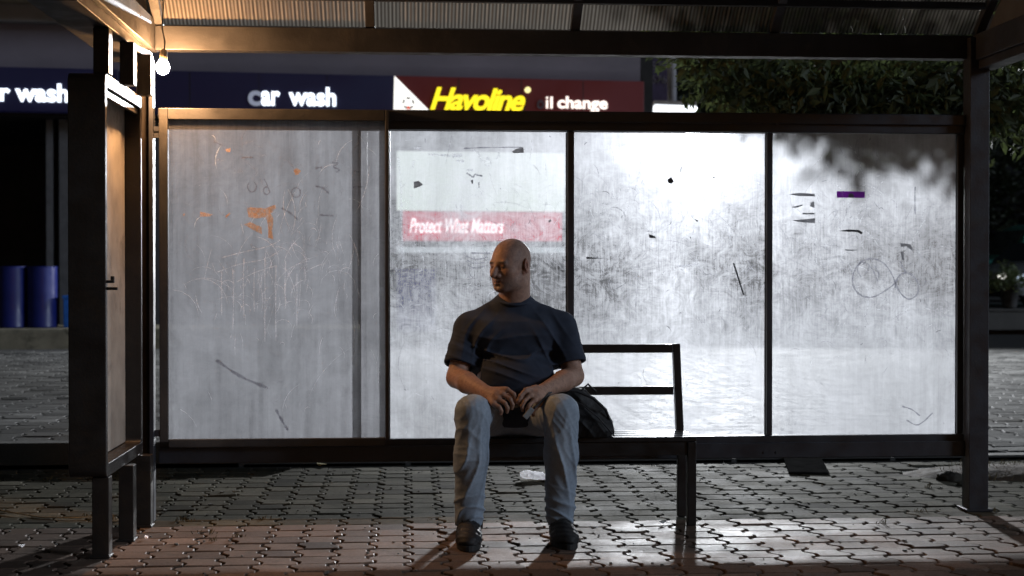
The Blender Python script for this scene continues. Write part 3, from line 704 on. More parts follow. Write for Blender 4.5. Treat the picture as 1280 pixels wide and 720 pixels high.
# neck and torso
B.cap(hp(0,-.030,-.05), neckb+np.array([0,.01,-.02]), .066, .076, .03); B.cap(hp(.02,-.055,-.02), neckb+np.array([0.0,.03,-.01]), .045, .06, .03)
B.cap(neckb+np.array([0,.02,-.01]), (shL+neckb)/2+np.array([0,.02,-.01]), .055, .055, .04); B.cap(neckb+np.array([0,.02,-.01]), (shR+neckb)/2+np.array([0,.02,-.01]), .055, .055, .04)
B.ell(chest, (.170,.11,.15), .04); B.ell(A_(643,470,6.47), (.17,.13,.13), .04); B.ell(pel, (.160,.10,.085), .04)
for a, b, c in ((shL, elL, wrL), (shR, elR, wrR)):
    B.cap(a, b, .056, .046, .03); B.cap(b, b+(c-b)*.35, .047, .047, .012); B.cap(b+(c-b)*.35, c, .046, .029, .015)
for a, b, c in ((hipL, knL, anL), (hipR, knR, anR)):
    B.cap(a, b, .075, .055, .03); B.cap(b, c, .055, .036, .03); B.cap(c, c+np.array([0,-.12,-.05]), .036, .03, .02)
# hands:  knuckle line, finger chains
def hand(w, k_idx, k_pin, dirs, lens, thumb, curl):
    k_idx = np.array(k_idx); k_pin = np.array(k_pin)
    for i in range(4):
        k = k_idx + (k_pin-k_idx)*i/3; root = w + (k-w)*.25
        B.cap(root, k, .018, .0115, .012)
        d = np.array(dirs[0]); L = lens[i]; p = k
        for j, (f, r0, r1) in enumerate(((.46,.0105,.0095), (.30,.0093,.0086), (.24,.0086,.0072))):
            dj = np.array(dirs[j]) + np.array(curl)*(i-1.5); dj = dj/np.linalg.norm(dj); q_ = p + dj*L*f; B.cap(p, q_, r0, r1, .0025 if j else .005); p = q_
    mid = (k_idx+k_pin)/2; B.cap(w, w+(mid-w)*.7, .026, .026, .015); B.cap(w+(k_idx-w)*.2, w+(k_idx-w)*.85, .018,.014,.012); B.cap(w+(k_pin-w)*.2, w+(k_pin-w)*.85, .017,.013,.012)
    for p, q_, r0, r1 in thumb: B.cap(p, q_, r0, r1, .005)
hand(wrL, A_(634,487,6.055), A_(617,505,6.035), [(.72,-.42,-.42),(.45,-.10,-.90),(-.15,.35,-.92)], (.078,.086,.080,.064),
     [(A_(618,490,6.11), A_(634,495,6.10), .015, .0125), (A_(634,495,6.10), A_(645,503,6.06), .012, .0095)], (0,0,.04))
hand(wrR, A_(657,488,6.045), A_(674,506,6.025), [(-.62,-.42,-.52),(-.42,-.05,-.9),(.15,.35,-.92)], (.076,.084,.078,.062),
     [(A_(670,485,6.10), A_(658,489,6.07), .0155, .0125), (A_(658,489,6.07), A_(650,500,6.03), .012, .0095)], (0,0,.04))
V, Q = B.mesh(); V = relax(V, Q, 1)
# skin tint from anatomy: stubble on scalp and jaw, brows, lips, eyes
Lp = (V-HC) @ HM; C = np.tile(np.array([.34,.20,.145]), (len(V), 1)); headm = (Lp[:,2] > -.125) & (V[:,2] > neckb[2]+.02) 
def blend(C, m, col): m = np.clip(m, 0, 1)[:,None]; return C*(1-m) + np.array(col)*m
g = lambda c, s_: np.exp(-(((Lp-np.array(c))/np.array(s_))**2).sum(1))
sc_ = 1/(1+np.exp(-(Lp[:,2] - .045 - .045*(Lp[:,1]/.09))/.008)) * (Lp[:,1] < .062)
side = 1/(1+np.exp((Lp[:,1]-.025)/.008)) * (Lp[:,2] > -.02) * (np.abs(Lp[:,0]) < .083)
C = blend(C, np.maximum(sc_, side)*.38*headm, (.24,.17,.14)); C = blend(C, 1.3*g((0,.06,-.088), (.075,.06,.036))*headm, (.20,.14,.115)); C = blend(C, .9*g((0,.085,-.068), (.024,.03,.008))*headm, (.33,.155,.12))
for s_ in (-1, 1):
    C = blend(C, 1.3*g((s_*.031,.088,.018), (.022,.02,.0055))*headm, (.05,.035,.025)); C = blend(C, 1.0*g((s_*.031,.086,-.003), (.014,.014,.0055))*headm, (.06,.04,.035)); 
ear = (np.abs(Lp[:,0]) > .078)*headm; C = blend(C, ear*.4, (.42,.18,.13))
arm = (V[:,2] < shL[2]-.1); C = blend(C, arm*.35, (.36,.20,.13))
body = npmesh('body', V, Q, colmat('skin', .55, 170, .5, .35, .28, 70, .05), person); setcol(body, C)

# folds for cloth
def wsin(P, d, f, ph=0, wa=.04, wf=9, e=(1,.3,.7)):
    d = np.array(d, float); d /= np.linalg.norm(d); e = np.array(e)
    u = P@d + wa*np.sin((P@e)*wf + ph) + wa*.4*np.sin((P@e[::-1])*wf*2.3 + ph*2); return (1-np.abs(np.sin(u*f + ph)))**2
def gm(P, c, s_): return np.exp(-(((P-np.array(c))/np.array(s_))**2).sum(1))
# shirt
T = Field((elL[0]-.14, 6.22, .40), (elR[0]+.14, 6.80, 1.12), .005)
T.ell(chest+np.array([0,.01,-.01]), (.196,.135,.165), .05); T.ell(A_(644,474,6.43), (.203,.180,.135), .05); T.ell(A_(643,512,6.40), (.180,.155,.085), .05)
T.cap(neckb+np.array([-.045,.02,.000]), shL+np.array([0,0,.01]), .056, .060, .04); T.cap(neckb+np.array([.045,.02,.000]), shR+np.array([0,0,.01]), .056, .060, .04); T.cap(neckb+np.array([-.022,.005,-.002]), neckb+np.array([.022,.005,-.002]), .084, .084, .02); T.cap(A_(612,418,6.44), A_(672,418,6.44), .085, .085, .05)
for a, b in ((shL, elL), (shR, elR)):
    e = a+(b-a)*.76; T.cap(a, e, .071, .078, .035)
def fs_(P):
    o = .016*gm(P, A_(640,445,6.35), (.20,.3,.12))*wsin(P, (.12,.1,1), 46, .7, .035, 11)
    o += .014*(gm(P, A_(600,425,6.4), (.07,.3,.12))*wsin(P, (1,0,-.5), 55, 1.2, .02) + gm(P, A_(688,425,6.4), (.07,.3,.12))*wsin(P, (-1,0,-.6), 55, 2.2, .02))
    o += .007*(gm(P, A_(570,440,6.42), (.06,.3,.07))*wsin(P, (.4,.2,1), 60, .2, .02) + gm(P, A_(718,438,6.42), (.06,.3,.07))*wsin(P, (-.4,.2,1), 60, 1.9, .02))
    o += .012*gm(P, A_(643,500,6.35), (.2,.3,.06))*wsin(P, (.0,.2,1), 75, 2.0, .03, 14); o += .002*np.sin(P[:,0]*37+P[:,2]*23)*np.sin(P[:,2]*41)
    return o - .004
T.disp(fs_)
for a, b, in ((shL, elL), (shR, elR)):
    d = (b-a)/np.linalg.norm(b-a); e = a+(b-a)*.76; m = np.array(e)
    # trim sleeve end and hollow it
    sl, P = T.region(e, e+d*.09, .10); dd = (P-e)@d; rad = np.linalg.norm((P-e) - dd[...,None]*d, axis=-1)
    T.F[sl] = np.where((rad < .12), np.maximum(T.F[sl], dd.astype(np.float32)), T.F[sl])
    T.cap(e-d*.035, e+d*.06, .058, .066, .0, sub=True)
T.cap(neckb+np.array([0,-.012,.075]), neckb+np.array([0,.01,.15]), .070, .090, .004, sub=True)
V, Q = T.mesh(); V = relax(V, Q, 1)
mS = mat('navy_cotton', (.036,.044,.064), .9, 0, .15, 30, .3, 500, spec=.2)
sh_o = npmesh('t_shirt', V, Q, mS, person)
mb = MB(); P = []
for k in range(37):
    a = 2*math.pi*k/36; P.append(neckb + np.array([.078*math.cos(a), -.004+.078*math.sin(a), .036 + .022*math.sin(a)]))
mb.tube(P, .0085, 8, cap=False); build('collar', mb, mS, sh_o)

# jeans
J = Field((knL[0]-.22, 5.85, .05), (knR[0]+.2, 6.75, .74), .005)
J.ell(pel+np.array([0,.02,-.01]), (.19,.14,.10), .04)
J.plane(pel+np.array([0,0,.03]), (0,.0,1))
for s_, h_, k_, a_ in ((-1, hipL, knL, anL), (1, hipR, knR, anR)):
    J.cap(h_, k_+np.array([0,.03,-.005]), .095, .080, .03); J.cap(k_, k_+(a_-k_)*.4, .074, .073, .015); J.cap(k_+(a_-k_)*.4, a_+np.array([0,0,.005]), .073, .062, .03)
def fj(P):
    o = 0
    for s_, h_, k_, a_ in ((-1, hipL, knL, anL), (1, hipR, knR, anR)):
        o = o + .018*gm(P, a_+np.array([0,0,.06]), (.09,.1,.075))*wsin(P, (.25*s_,.3,1), 62, 1.1*s_, .025, 17)
        o = o + .017*gm(P, k_+np.array([0,0,-.22]), (.09,.12,.16))*wsin(P, (1,.35,.28*s_), 52, .6+s_, .02, 8)
        o = o + .014*gm(P, k_+np.array([0,.05,-.06]), (.09,.12,.08))*wsin(P, (.5*-s_,.8,.7), 62, .9*s_, .02, 14)
        o = o + .005*gm(P, k_+np.array([0,0,-.14]), (.09,.12,.2))*wsin(P, (.9,.2,.55*s_), 85, 2.6*s_, .03, 19)
        o = o + .012*gm(P, (k_+h_)/2, (.12,.2,.1))*wsin(P, (.2,1,.1), 48, 2*s_, .03)
    return o - .004
J.disp(fj)
for a_ in (anL, anR):
    J.cap(a_+np.array([0,0,-.02]), a_+np.array([0,0,-.08]), .052, .056, 0, sub=True)
J.plane((0,anL[1],anL[2]-.022), (0,.18,-1))
V, Q = J.mesh()
Cj = np.tile(np.array([.27,.325,.39]), (len(V), 1))
for k_, h_, a_ in ((knL, hipL, anL), (knR, hipR, anR)):
    m = np.exp(-(((V-(k_*.75+h_*.25+np.array([0,-.02,.05])))/np.array([.05,.16,.07]))**2).sum(1)) + .8*np.exp(-(((V-(k_+np.array([.0,-.07,-.16])))/np.array([.035,.08,.17]))**2).sum(1)); m = np.clip(m, 0, 1)[:,None]; Cj = Cj*(1-m*.6) + np.array([.50,.55,.60])*m*.6
jn = npmesh('jeans', V, Q, colmat('faded_denim', .85, 420, .4, .2, .14, 60), person); setcol(jn, Cj)
# shoes
M_shoe = mat('black_trail_shoe', (.014,.014,.015), .6, 0, .3, 40, .5, 220); M_sole = mat('black_rubber', (.02,.02,.02), .7, 0, .2, 30); M_lace = mat('dark_lace', (.05,.05,.048), .8)
for a_, yw in ((anL, -.04), (anR, .10)):
    Hh = Field((a_[0]-.10, a_[1]-.26, -.005), (a_[0]+.10, a_[1]+.12, .16), .004)
    fd = np.array([math.sin(yw), -math.cos(yw), 0]); sdv = np.array([math.cos(yw), math.sin(yw), 0]); g0 = np.array([a_[0], a_[1], 0])
    FM = np.stack([sdv, fd, np.array([0,0,1.])], 1); fp = lambda x, y, z: g0 + FM @ np.array([x, y, z])
    Hh.ell(fp(0,.115,.038), (.055,.090,.046), .02, FM); Hh.ell(fp(0,-.02,.045), (.038,.055,.045), .03, FM); Hh.cap(fp(0,.03,.06), fp(0,-.005,.115), .042, .040, .03); Hh.ell(fp(0,.055,.05), (.047,.09,.052), .03, FM)
    Hh.plane((0,0,.022), (0,0,-1)); Hh.disp(lambda P: .0022*np.sin(P[:,2]*210)*np.sin(P[:,1]*120+P[:,0]*60)); Hh.cap(fp(0,-.008,.125), fp(0,-.01,.17), .034, .036, 0, sub=True)
    V, Q = Hh.mesh(); sho = npmesh('shoe', V, Q, M_shoe, person)
    mb = MB(); P = []
    for k in range(28):
        a = 2*math.pi*k/28; yy_ = .060 + .149*math.cos(a); wd_ = .052*(1+.14*math.cos(a)) ; P.append(tuple(fp(wd_*math.sin(a), yy_, .0)))
    mb.prism(P, (0,0,.026)); build('sole', mb, M_sole, sho, .004)
    mb = MB()
    for k in range(5):
        y = .055 + k*-.014+.035; z = .088 + k*.009; mb.tube([fp(-.026,y,z-.008), fp(-.008,y+.003,z+.004), fp(.010,y-.003,z+.004), fp(.026,y,z-.008)], .0032, 6)
    mb.tube([fp(0,.02,.127), fp(.03,.035,.128), fp(.026,.05,.105)], .0028, 6); mb.tube([fp(0,.02,.127), fp(-.03,.038,.126), fp(-.028,.055,.10)], .0028, 6)
    build_each('laces', mb, M_lace, sho)

# backpack on bench
M_bag = mat('black_nylon', (.007,.007,.008), .7, 0, .3, 20, .5, 160); M_bag2 = mat('black_webbing', (.018,.018,.02), .7)
bgc = A_(735, 520, 6.46)
K = Field((bgc[0]-.22, 6.22, zs-.01), (bgc[0]+.18, 6.68, .78), .005)
K.ell(A_(722,525,6.47), (.125,.12,.105), .04); K.ell(A_(742,530,6.46), (.085,.115,.085), .04); K.ell(A_(706,502,6.46), (.10,.09,.08), .04); K.ell(A_(718,500,6.44), (.07,.07,.055), .03); K.cap(A_(752,538,6.42), A_(752,538,6.52), .05, .05, .03)
K.disp(lambda P: .008*wsin(P, (1,.3,.8), 38, .4, .03, 12) + .005*wsin(P, (-.6,.2,1), 60, 2, .03, 15) - .005); K.plane((0,0,zs+.002), (0,0,-1))
V, Q = K.mesh(); V = relax(V, Q, 1)
bag = thing('backpack', 'slumped black nylon backpack on the bench beside the seated man', 'backpack', (bgc[0], 6.46, zs))
npmesh('bag_body', V, Q, M_bag, bag)
mb = MB(); mb.tube([A_(765,532,6.40), A_(757,512,6.36), A_(742,498,6.34), A_(722,489,6.34), A_(704,486,6.34), A_(694,486,6.26), A_(686,492,6.12), A_(676,503,5.99+.03), A_(668,510,6.0)], [.006,.007,.008,.008,.008,.008,.006,.006,.005], 6); build('shoulder_strap', mb, M_bag2, bag)
mb = MB(); mb.tube([A_(768,545,6.36), A_(748,522,6.335), A_(728,506,6.33), A_(712,500,6.34)], [.004]*4, 6); build('zip', mb, M_bag2, bag)
mb = MB(); P0 = A_(661,516,6.0); mb.bar(P0+np.array([-.018,0,-.022]), P0+np.array([.016,0,.018]), .006, .024, up=(.6,0,-.6)); build('strap_tag', mb, mat('grey_tag', (.30,.31,.31), .6), bag, .003)
mb = MB(); mb.tube([A_(727,488,6.40), A_(735,480,6.42), A_(745,490,6.42)], .005, 6); build('grab_loop', mb, M_bag2, bag)

# ------------------------------------------------------------------ litter and ground details
def lump(name, label, cat, c, r, mt, nf=9, sq=.6, group=None):
    mb = MB(); n = 14; vs = []; fs = []; ph = [random.uniform(0, 6) for _ in range(6)]
    for i in range(n+1):
        th = math.pi*i/n
        for j in range(n*2):
            p_ = 2*math.pi*j/(2*n); d = Vector((math.sin(th)*math.cos(p_), math.sin(th)*math.sin(p_), math.cos(th)))
            q_ = 1 + .22*math.sin(nf*.5*d.x*3+ph[0])*math.sin(nf*.5*d.y*3+ph[1]) + .14*abs(math.sin(nf*d.z+ph[2]+nf*d.x)) 
            vs.append(Vector(c) + Vector((d.x*r*1.3, d.y*r, d.z*r*sq))*q_)
    for i in range(n):
        for j in range(2*n): fs.append((i*2*n+j, i*2*n+(j+1)%(2*n), (i+1)*2*n+(j+1)%(2*n), (i+1)*2*n+j))
    mb.add(vs, fs, True); o = build(name, mb, mt, base=(c[0], c[1], 0)); return tag(o, label, cat, group)
c = gnd(661, 600); 
mb0 = None
tw = thing('crumpled_tissue', 'crumpled white tissue on the paving between the man\'s feet', 'tissue', (c.x+.03, c.y, 0))
def lump_part(c, r, par, name, mt, sq=.7):
    o = lump(name, None, None, c, r, mt, 11, sq); o.parent = par; o.location = Vector(o.location) - par.location
    return o
M_white = trans('soft_tissue', (.85,.85,.86), (1,1))
lump_part((c.x-.008, c.y, .030), .028, tw, 'wad', M_white); lump_part((c.x+.045, c.y+.01, .022), .032, tw, 'wad', M_white, .6); lump_part((c.x+.085, c.y+.0, .018), .022, tw, 'wad', M_white)
M_leaf = mat('dry_leaf', (.22,.16,.06), .7); M_wrap = mat('pale_wrapper', (.45,.44,.42), .5)
def leafthing(px, py, s_, label, mt, cat='leaf', name='fallen_leaf'):
    c = gnd(px, py); a = random.uniform(0, 3); mb = MB(); P = []
    for k in range(8):
        t_ = 2*math.pi*k/8; x_ = s_*math.cos(t_); y_ = s_*.45*math.sin(t_); P.append((c.x + x_*math.cos(a) - y_*math.sin(a), c.y + x_*math.sin(a) + y_*math.cos(a), .006 + .012*abs(math.cos(t_))))
    mb.prism(P, (0,0,.002)); tag(build(name, mb, mt, base=(c.x, c.y, 0)), label, cat)
leafthing(402, 583, .045, 'yellow fallen leaf at the foot of the rail under the left glass case', mat('yellow_leaf', (.40,.34,.14), .7))
leafthing(742, 663, .022, 'small pale wrapper scrap beside the man\'s right hand shoe', M_wrap, 'litter', 'paper_scrap')
leafthing(828, 656, .020, 'pale paper scrap just left of the bench\'s front leg', M_wrap, 'litter', 'paper_scrap')
leafthing(183, 675, .014, 'tiny white scrap on the paving right of the notice cabinet\'s front leg', M_white, 'litter', 'paper_scrap')
leafthing(27, 686, .014, 'tiny white scrap on the paving in the bottom left corner', M_white, 'litter', 'paper_scrap')
leafthing(951, 640, .030, 'dark dead leaf on the paving right of the bench legs', mat('dark_leaf', (.03,.025,.02), .8))
c = gnd(1187, 600); lump('soil_clod', 'dark clod of earth on the paving beside the right post', 'clod', (c.x, c.y, .012), .05, M_soil, 13, .6)
# string
mb = MB(); mb.tube([gnd(px, py) + Vector((0,0,.006)) for px, py in ((-10,638),(20,643),(50,648),(90,649),(118,648),(150,645))], .0035, 5)
tag(build('loose_string', mb, mat('pale_string', (.32,.29,.22), .8), base=gnd(50,648)), 'pale string lying across the paving at the far left', 'string')
mb = MB(); mb.tube([gnd(px, py) + Vector((0,0,.006)) for px, py in ((-10,580),(30,580.5),(60,579),(83,580),(110,580))], .004, 5)
tag(build('loose_cable', mb, mat('pale_cable', (.30,.28,.24), .8), base=gnd(50,580)), 'thin pale cable lying along the foot of the kerb at far left', 'cable')
mb = MB()
for _ in range(420):
    x_, y_ = random.uniform(-2.6, 3.6), random.uniform(4.9, 8.5); rr = random.uniform(.0025, .007)*(1.6 if random.random() < .06 else 1); a = random.random()*6
    P = [(x_ + rr*math.cos(a+k*1.26)*random.uniform(.7,1.2), y_ + rr*math.sin(a+k*1.26)*random.uniform(.7,1.2), .001) for k in range(5)]; mb.prism(P, (0,0,rr*.9))
tag(build('grit', mb, mat('loose_grit', (.16,.15,.13), .9, 0, .6, 9, .3, 60), fix=False), 'loose grit and tiny pebbles scattered over the paving', 'grit', kind='stuff')
# thin dark four-sided slab on the paving behind glass pane 4
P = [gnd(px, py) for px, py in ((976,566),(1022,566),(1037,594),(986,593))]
mb = MB(); mb.prism([(p.x, p.y, .004) for p in P], (0,0,.012)); tag(build('dark_slab', mb, mat('matt_dark_slab', (.02,.02,.02), .95, 0, .3, 10, .4, 80, spec=0), bevel=.004, base=(P[0].x+.2, P[0].y-.3, 0)), 'thin dark slab on the paving under the rightmost glass panel', 'cover')
# bare soil and dry grass to the right of the post
c = gnd(1262, 596); mb = MB(); N = 18; vs = []; fs = []
for i in range(N+1):
    for j in range(N+1):
        u, v = i/N*2-1, j/N*2-1; r_ = max(0, 1-(u*u+v*v)); vs.append((c.x+.06+u*.62, 7.95+v*.33, -.014 + .05*r_ + .014*random.random()*(r_ > 0)))
for i in range(N):
    for j in range(N): q_ = i*(N+1)+j; fs.append((q_, q_+1, q_+N+2, q_+N+1))
mb.add(vs, fs, True); tag(build('soil_patch', mb, mat('brown_soil', (.06,.04,.025), .95, 0, .4, 20, .8, 90)), kind='structure')
mb = MB()
def blades(cx, cy, n, hgt, spread):
    for _ in range(n):
        x_, y_ = random.gauss(cx, spread), random.gauss(cy, spread*.6); a = random.uniform(0, 6.3); l = hgt*random.uniform(.4, 1); dx, dy = math.cos(a)*l*.7, math.sin(a)*l*.7; w_ = .002
        mb.add([(x_-w_,y_,0),(x_+w_,y_,0),(x_+dx*.5+w_*.7,y_+dy*.5,l*.7),(x_+dx*.5-w_*.7,y_+dy*.5,l*.7),(x_+dx,y_+dy,l*.8)], [(0,1,2,3),(3,2,4)])
blades(c.x, 8.0, 90, .10, .16); blades(c.x-.1, 7.75, 40, .06, .12)
for px, py in ((225,650),(232,652),(255,668),(265,676),(140,650),(110,645),(300,672),(1150,640),(1160,610),(1100,655),(1240,640),(330,650),(700,655),(60,600)):
    q_ = gnd(px, py); blades(q_.x, q_.y, 9, .03, .02)
tag(build('dry_grass', mb, mat('dry_grass', (.13,.10,.05), .9), fix=False), 'sparse dry grass and weeds in the paving joints and on bare soil', 'grass', kind='stuff')

# ------------------------------------------------------------------ background: service station
PA, PB = ad(40, 342, 23.0), ad(600, 342, 24.2)
ex = (PB-PA); ex.z = 0; ex.normalize(); en = Vector((ex.y, -ex.x, 0))   # en points to the camera
BO = Vector((PA.x, PA.y, 0))
def bu(px, py, off=0.0):           # facade coordinates (u along, z up), off metres in front of the facade
    d = ray(px, py); o = BO + en*off; t_ = (o-CAM).dot(en)/d.dot(en); p = CAM + d*t_; return (p-o).dot(ex), p.z
def bw(u, off, z): return BO + ex*u + en*off + Vector((0,0,z))
def bbox(mb, u0, u1, o0, o1, z0, z1):
    M = Matrix((( ex.x, en.x, 0, BO.x), (ex.y, en.y, 0, BO.y), (0,0,1,0), (0,0,0,1))); mb.box((u0,o0,z0), (u1,o1,z1), M); return mb
def flip(mb): return mb
u_l = bu(-500, 300)[0]; u_r = bu(802, 300)[0]; zf0 = bu(40, 141)[1]; zf1 = bu(40, 86)[1]; zw1 = bu(40, 30)[1]; zcn = bu(40, 12)[1]
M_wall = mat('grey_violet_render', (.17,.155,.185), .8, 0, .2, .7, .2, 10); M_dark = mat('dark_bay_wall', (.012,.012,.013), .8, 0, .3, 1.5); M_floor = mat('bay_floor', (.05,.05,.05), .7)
st = thing('service_station', 'long service station building with dark open wash bays behind the shelter', 'building', bw((u_l+u_r)/2, 0, .13))
def sp(name, mb, mt, par=None, bev=0): return build(name, mb, mt, par or st, bev)
mb = MB(); bbox(mb, u_l, u_r, -.6, -.02, zf0, zw1+.0); sp('parapet_wall', mb, M_wall)
mb = MB(); bbox(mb, u_l, u_r+.1, -.6, .25, zw1+.005, zcn+.05); sp('cornice', mb, mat('pale_cornice', (.20,.19,.185), .8, 0, .2, 1))
mb = MB(); bbox(mb, u_l, u_r+.6, -6, .9, zcn+.06, zcn+.55); sp('canopy_roof', mb, mat('beige_canopy', (.20,.16,.10), .7, 0, .2, 1))
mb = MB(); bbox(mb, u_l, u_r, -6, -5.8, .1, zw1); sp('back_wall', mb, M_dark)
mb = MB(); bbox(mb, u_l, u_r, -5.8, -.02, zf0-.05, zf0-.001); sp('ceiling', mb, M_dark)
for px, wd in ((57, .10), (80, .26), (-120, .3), (200, .35), (470, .4), (795, .35)):
    u = bu(px, 300)[0]; mb = MB(); bbox(mb, u-wd/2, u+wd/2, -.9, -.4, .1, zf0-.06); sp('pillar', mb, mat('bay_pillar', (.10,.10,.105) if px in (80, 57) else (.07,.07,.075), .7))
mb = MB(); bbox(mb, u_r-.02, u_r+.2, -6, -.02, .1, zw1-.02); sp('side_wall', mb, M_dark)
mb = MB(); bbox(mb, u_l, bu(200,300)[0], -5.7, -.9, .128, .14); sp('bay_floor', mb, M_floor)

def text_mesh(body, mat_, name, parent, px0, px1, py_top, py_base, off, shear=0, bold=.030, ext=.03, ref='h', sp_=1.0):
    cu = bpy.data.curves.new('t', 'FONT'); cu.body = body; cu.size = 1; cu.offset = bold; cu.extrude = .5; cu.space_character = sp_; cu.resolution_u = 6
    o = bpy.data.objects.new('t', cu); COL.objects.link(o); bpy.context.view_layer.update()
    me = bpy.data.meshes.new_from_object(o.evaluated_get(bpy.context.evaluated_depsgraph_get())); bpy.data.objects.remove(o)
    V = np.array([v.co[:] for v in me.vertices]); x0, x1 = V[:,0].min(), V[:,0].max(); top = V[:,1].max(); 
    u0, zb = bu(px0, py_base, off); u1, _ = bu(px1, py_base, off); _, zt_ = bu((px0+px1)/2, py_top, off); _, zb = bu((px0+px1)/2, py_base, off)
    for v in me.vertices:
        y = v.co.y/top; x = (v.co.x-x0)/(x1-x0); p = bw(u0 + x*(u1-u0) + shear*y*(zt_-zb), off + v.co.z*ext*2, zb + y*(zt_-zb)); v.co = p
    me.name = name; me.update(); import bmesh
    b = bmesh.new(); b.from_mesh(me); bmesh.ops.recalc_face_normals(b, faces=b.faces); b.to_mesh(me); b.free()
    return link(name, me, mat_, parent)
M_navy = mat('navy_backlit_panel', (.010,.012,.035), .45, 0, .15, .5, 0, emit=(.15,.15,1.0), estr=.0075)
M_maroon = mat('maroon_backlit_panel', (.07,.012,.014), .45, 0, .15, .5, 0, emit=(1,.10,.12), estr=.022)
M_lw = emis('white_lit_letters', (.80,.88,1.0), 2.2); M_ly = emis('yellow_lit_letters', (1.0,.78,.02), 1.25); M_lo = emis('warm_lit_letters', (1.0,.88,.80), 1.6); M_lwd = emis('dim_letter', (.5,.55,.7), .35)
M_unlit = mat('unlit_letter', (.10,.09,.11), .5); M_red = emis('red_panel_corner', (.62,.08,.07), .25)
u492 = bu(492, 110)[0]
def sign(name, label, u0, u1, mt, trim=True):
    s_ = thing(name, label, 'sign', bw((u0+u1)/2, .1, zf0)); mb = MB(); bbox(mb, u0, u1, -.015, .16, zf0, zf1); build('panel', mb, mt, s_, .01)
    M_seam = M_unlit
    for f_ in (.25, .5, .75):
        uu = u0+(u1-u0)*f_; mb = MB(); bbox(mb, uu-.008, uu+.008, .1605, .1625, zf0+.01, zf1-.01); build('panel_seam', mb, M_black, s_)
    return s_
usp = bu(150, 110)[0]
s1 = sign('lit_sign', 'navy fascia sign with glowing white car wash lettering cut off at the left edge', u_l, usp-.01, M_navy)
text_mesh('car wash', M_lw, 'letters', s1, -30, 86, 104, 126, .165)
s2 = sign('lit_sign', 'navy fascia sign with glowing white car wash lettering above the left glass case', usp+.01, u492-.01, M_navy)
text_mesh('c', M_lwd, 'letters', s2, 310, 326, 113.5, 131, .165, ref='x'); text_mesh('ar', M_lw, 'letters', s2, 326.5, 350, 114, 131, .165); text_mesh('wash', M_lw, 'letters', s2, 361, 420, 109, 131.5, .165)
s3 = sign('lit_sign', 'maroon oil change fascia sign with slanted glowing yellow brand lettering', u492+.01, u_r, M_maroon)
# white triangle with emblem
tri = [bu(492, 137.0, .17), bu(536, 137.8, .17), bu(493, 95, .17)]
mb = MB(); mb.prism([bw(u, .17, z) for u, z in tri], en*.02); build('white_corner', mb, emis('white_lit_corner', (1,.98,.92), 1.3), s3)
mb = MB(); cu_, cz_ = bu(510.5, 129, .195)
for k in range(5):
    a0 = R(90+72*k-22); a1 = R(90+72*k+22); ri, ro = .075, .105
    mb.prism([bw(cu_+ro*math.cos(a0), .195, cz_+ro*math.sin(a0)), bw(cu_+ro*math.cos(a1), .195, cz_+ro*math.sin(a1)), bw(cu_+ri*math.cos(a1), .195, cz_+ri*math.sin(a1)), bw(cu_+ri*math.cos(a0), .195, cz_+ri*math.sin(a0))], en*.01)
build('emblem', mb, mat('emblem_dark', (.08,.08,.09), .5), s3)
mb = MB(); mb.prism([bw(cu_+.03*math.cos(R(60*k)), .195, cz_-.075+.03*math.sin(R(60*k))) for k in range(6)], en*.01); build('emblem', mb, emis('emblem_red', (.9,.1,.05), .8), s3)
text_mesh('Havoline', mat('sign_shadow', (.01,.008,.01), .5), 'letter_shadow', s3, 536, 655, 109.5, 139, .163, shear=.32, bold=.05, ext=.01, sp_=.88)
text_mesh('Havoline', M_ly, 'brand_letters', s3, 538, 653, 110, 137, .19, shear=.32, bold=.028, ext=.02, sp_=.9)
mb = MB(); cu_, cz_ = bu(659.5, 112.5, .17); mb.prism([bw(cu_+.052*math.cos(R(30*k)), .17, cz_+.052*math.sin(R(30*k))) for k in range(12)], en*.03); build('registered_mark', mb, emis('yellow_dot', (1,.9,.4), 1.2), s3)
text_mesh('o', M_unlit, 'letters', s3, 671, 680, 125, 135.5, .165); text_mesh('i', M_lo, 'letters', s3, 682.5, 685, 121, 135.5, .165, bold=.0); text_mesh('l', M_lo, 'letters', s3, 688, 690.5, 121, 135.5, .165, bold=0); text_mesh('change', M_lo, 'letters', s3, 697, 759, 121, 135.5, .165, bold=.018)

# lit board with banner inside the oil change bay
ub0, ub1 = bu(497, 230, -.3)[0], bu(706, 230, -.3)[0]
bnn = thing('light_board', 'large glowing white board hung in the oil change bay', 'board', bw((ub0+ub1)/2, -.35, bu(600, 303, -.3)[1]))
zb_0, zb_1, zr_ = bu(600, 301, -.3)[1], bu(600, 190, -.3)[1], bu(600, 264, -.3)[1]
mb = MB(); bbox(mb, ub0, ub1, -.5, -.30, zr_+.01, zb_1); build('white_panel', mb, emis('lit_board_white', (.86,.97,.90), .78), bnn)
rb = thing('slogan_banner', 'red banner with white slogan lettering under the glowing board', 'banner', bw((ub0+ub1)/2, -.3, zb_0))
mb = MB(); bbox(mb, bu(504, 280, -.3)[0], ub1-.05, -.40, -.30, zb_0, zr_-.01); build('banner_cloth', mb, mat('red_banner', (.45,.02,.05), .6, emit=(1,.03,.10), estr=.42), rb)
text_mesh('Protect What Matters', emis('banner_white', (1,.95,.95), 1.6), 'letters', rb, 512, 628, 273, 291, -.29, shear=.15, bold=.012)
mb = MB(); bbox(mb, ub0, ub1, -.45, -.3, bu(600, 316, -.3)[1], bu(600, 309, -.3)[1]); tag(build('wall_shelf', mb, mat('white_shelf', (.6,.62,.62), .6, emit=(.8,.9,.95), estr=.35), base=bw(ub0+1, -.4, 1)), 'long pale strip shelf below the red banner', 'shelf')
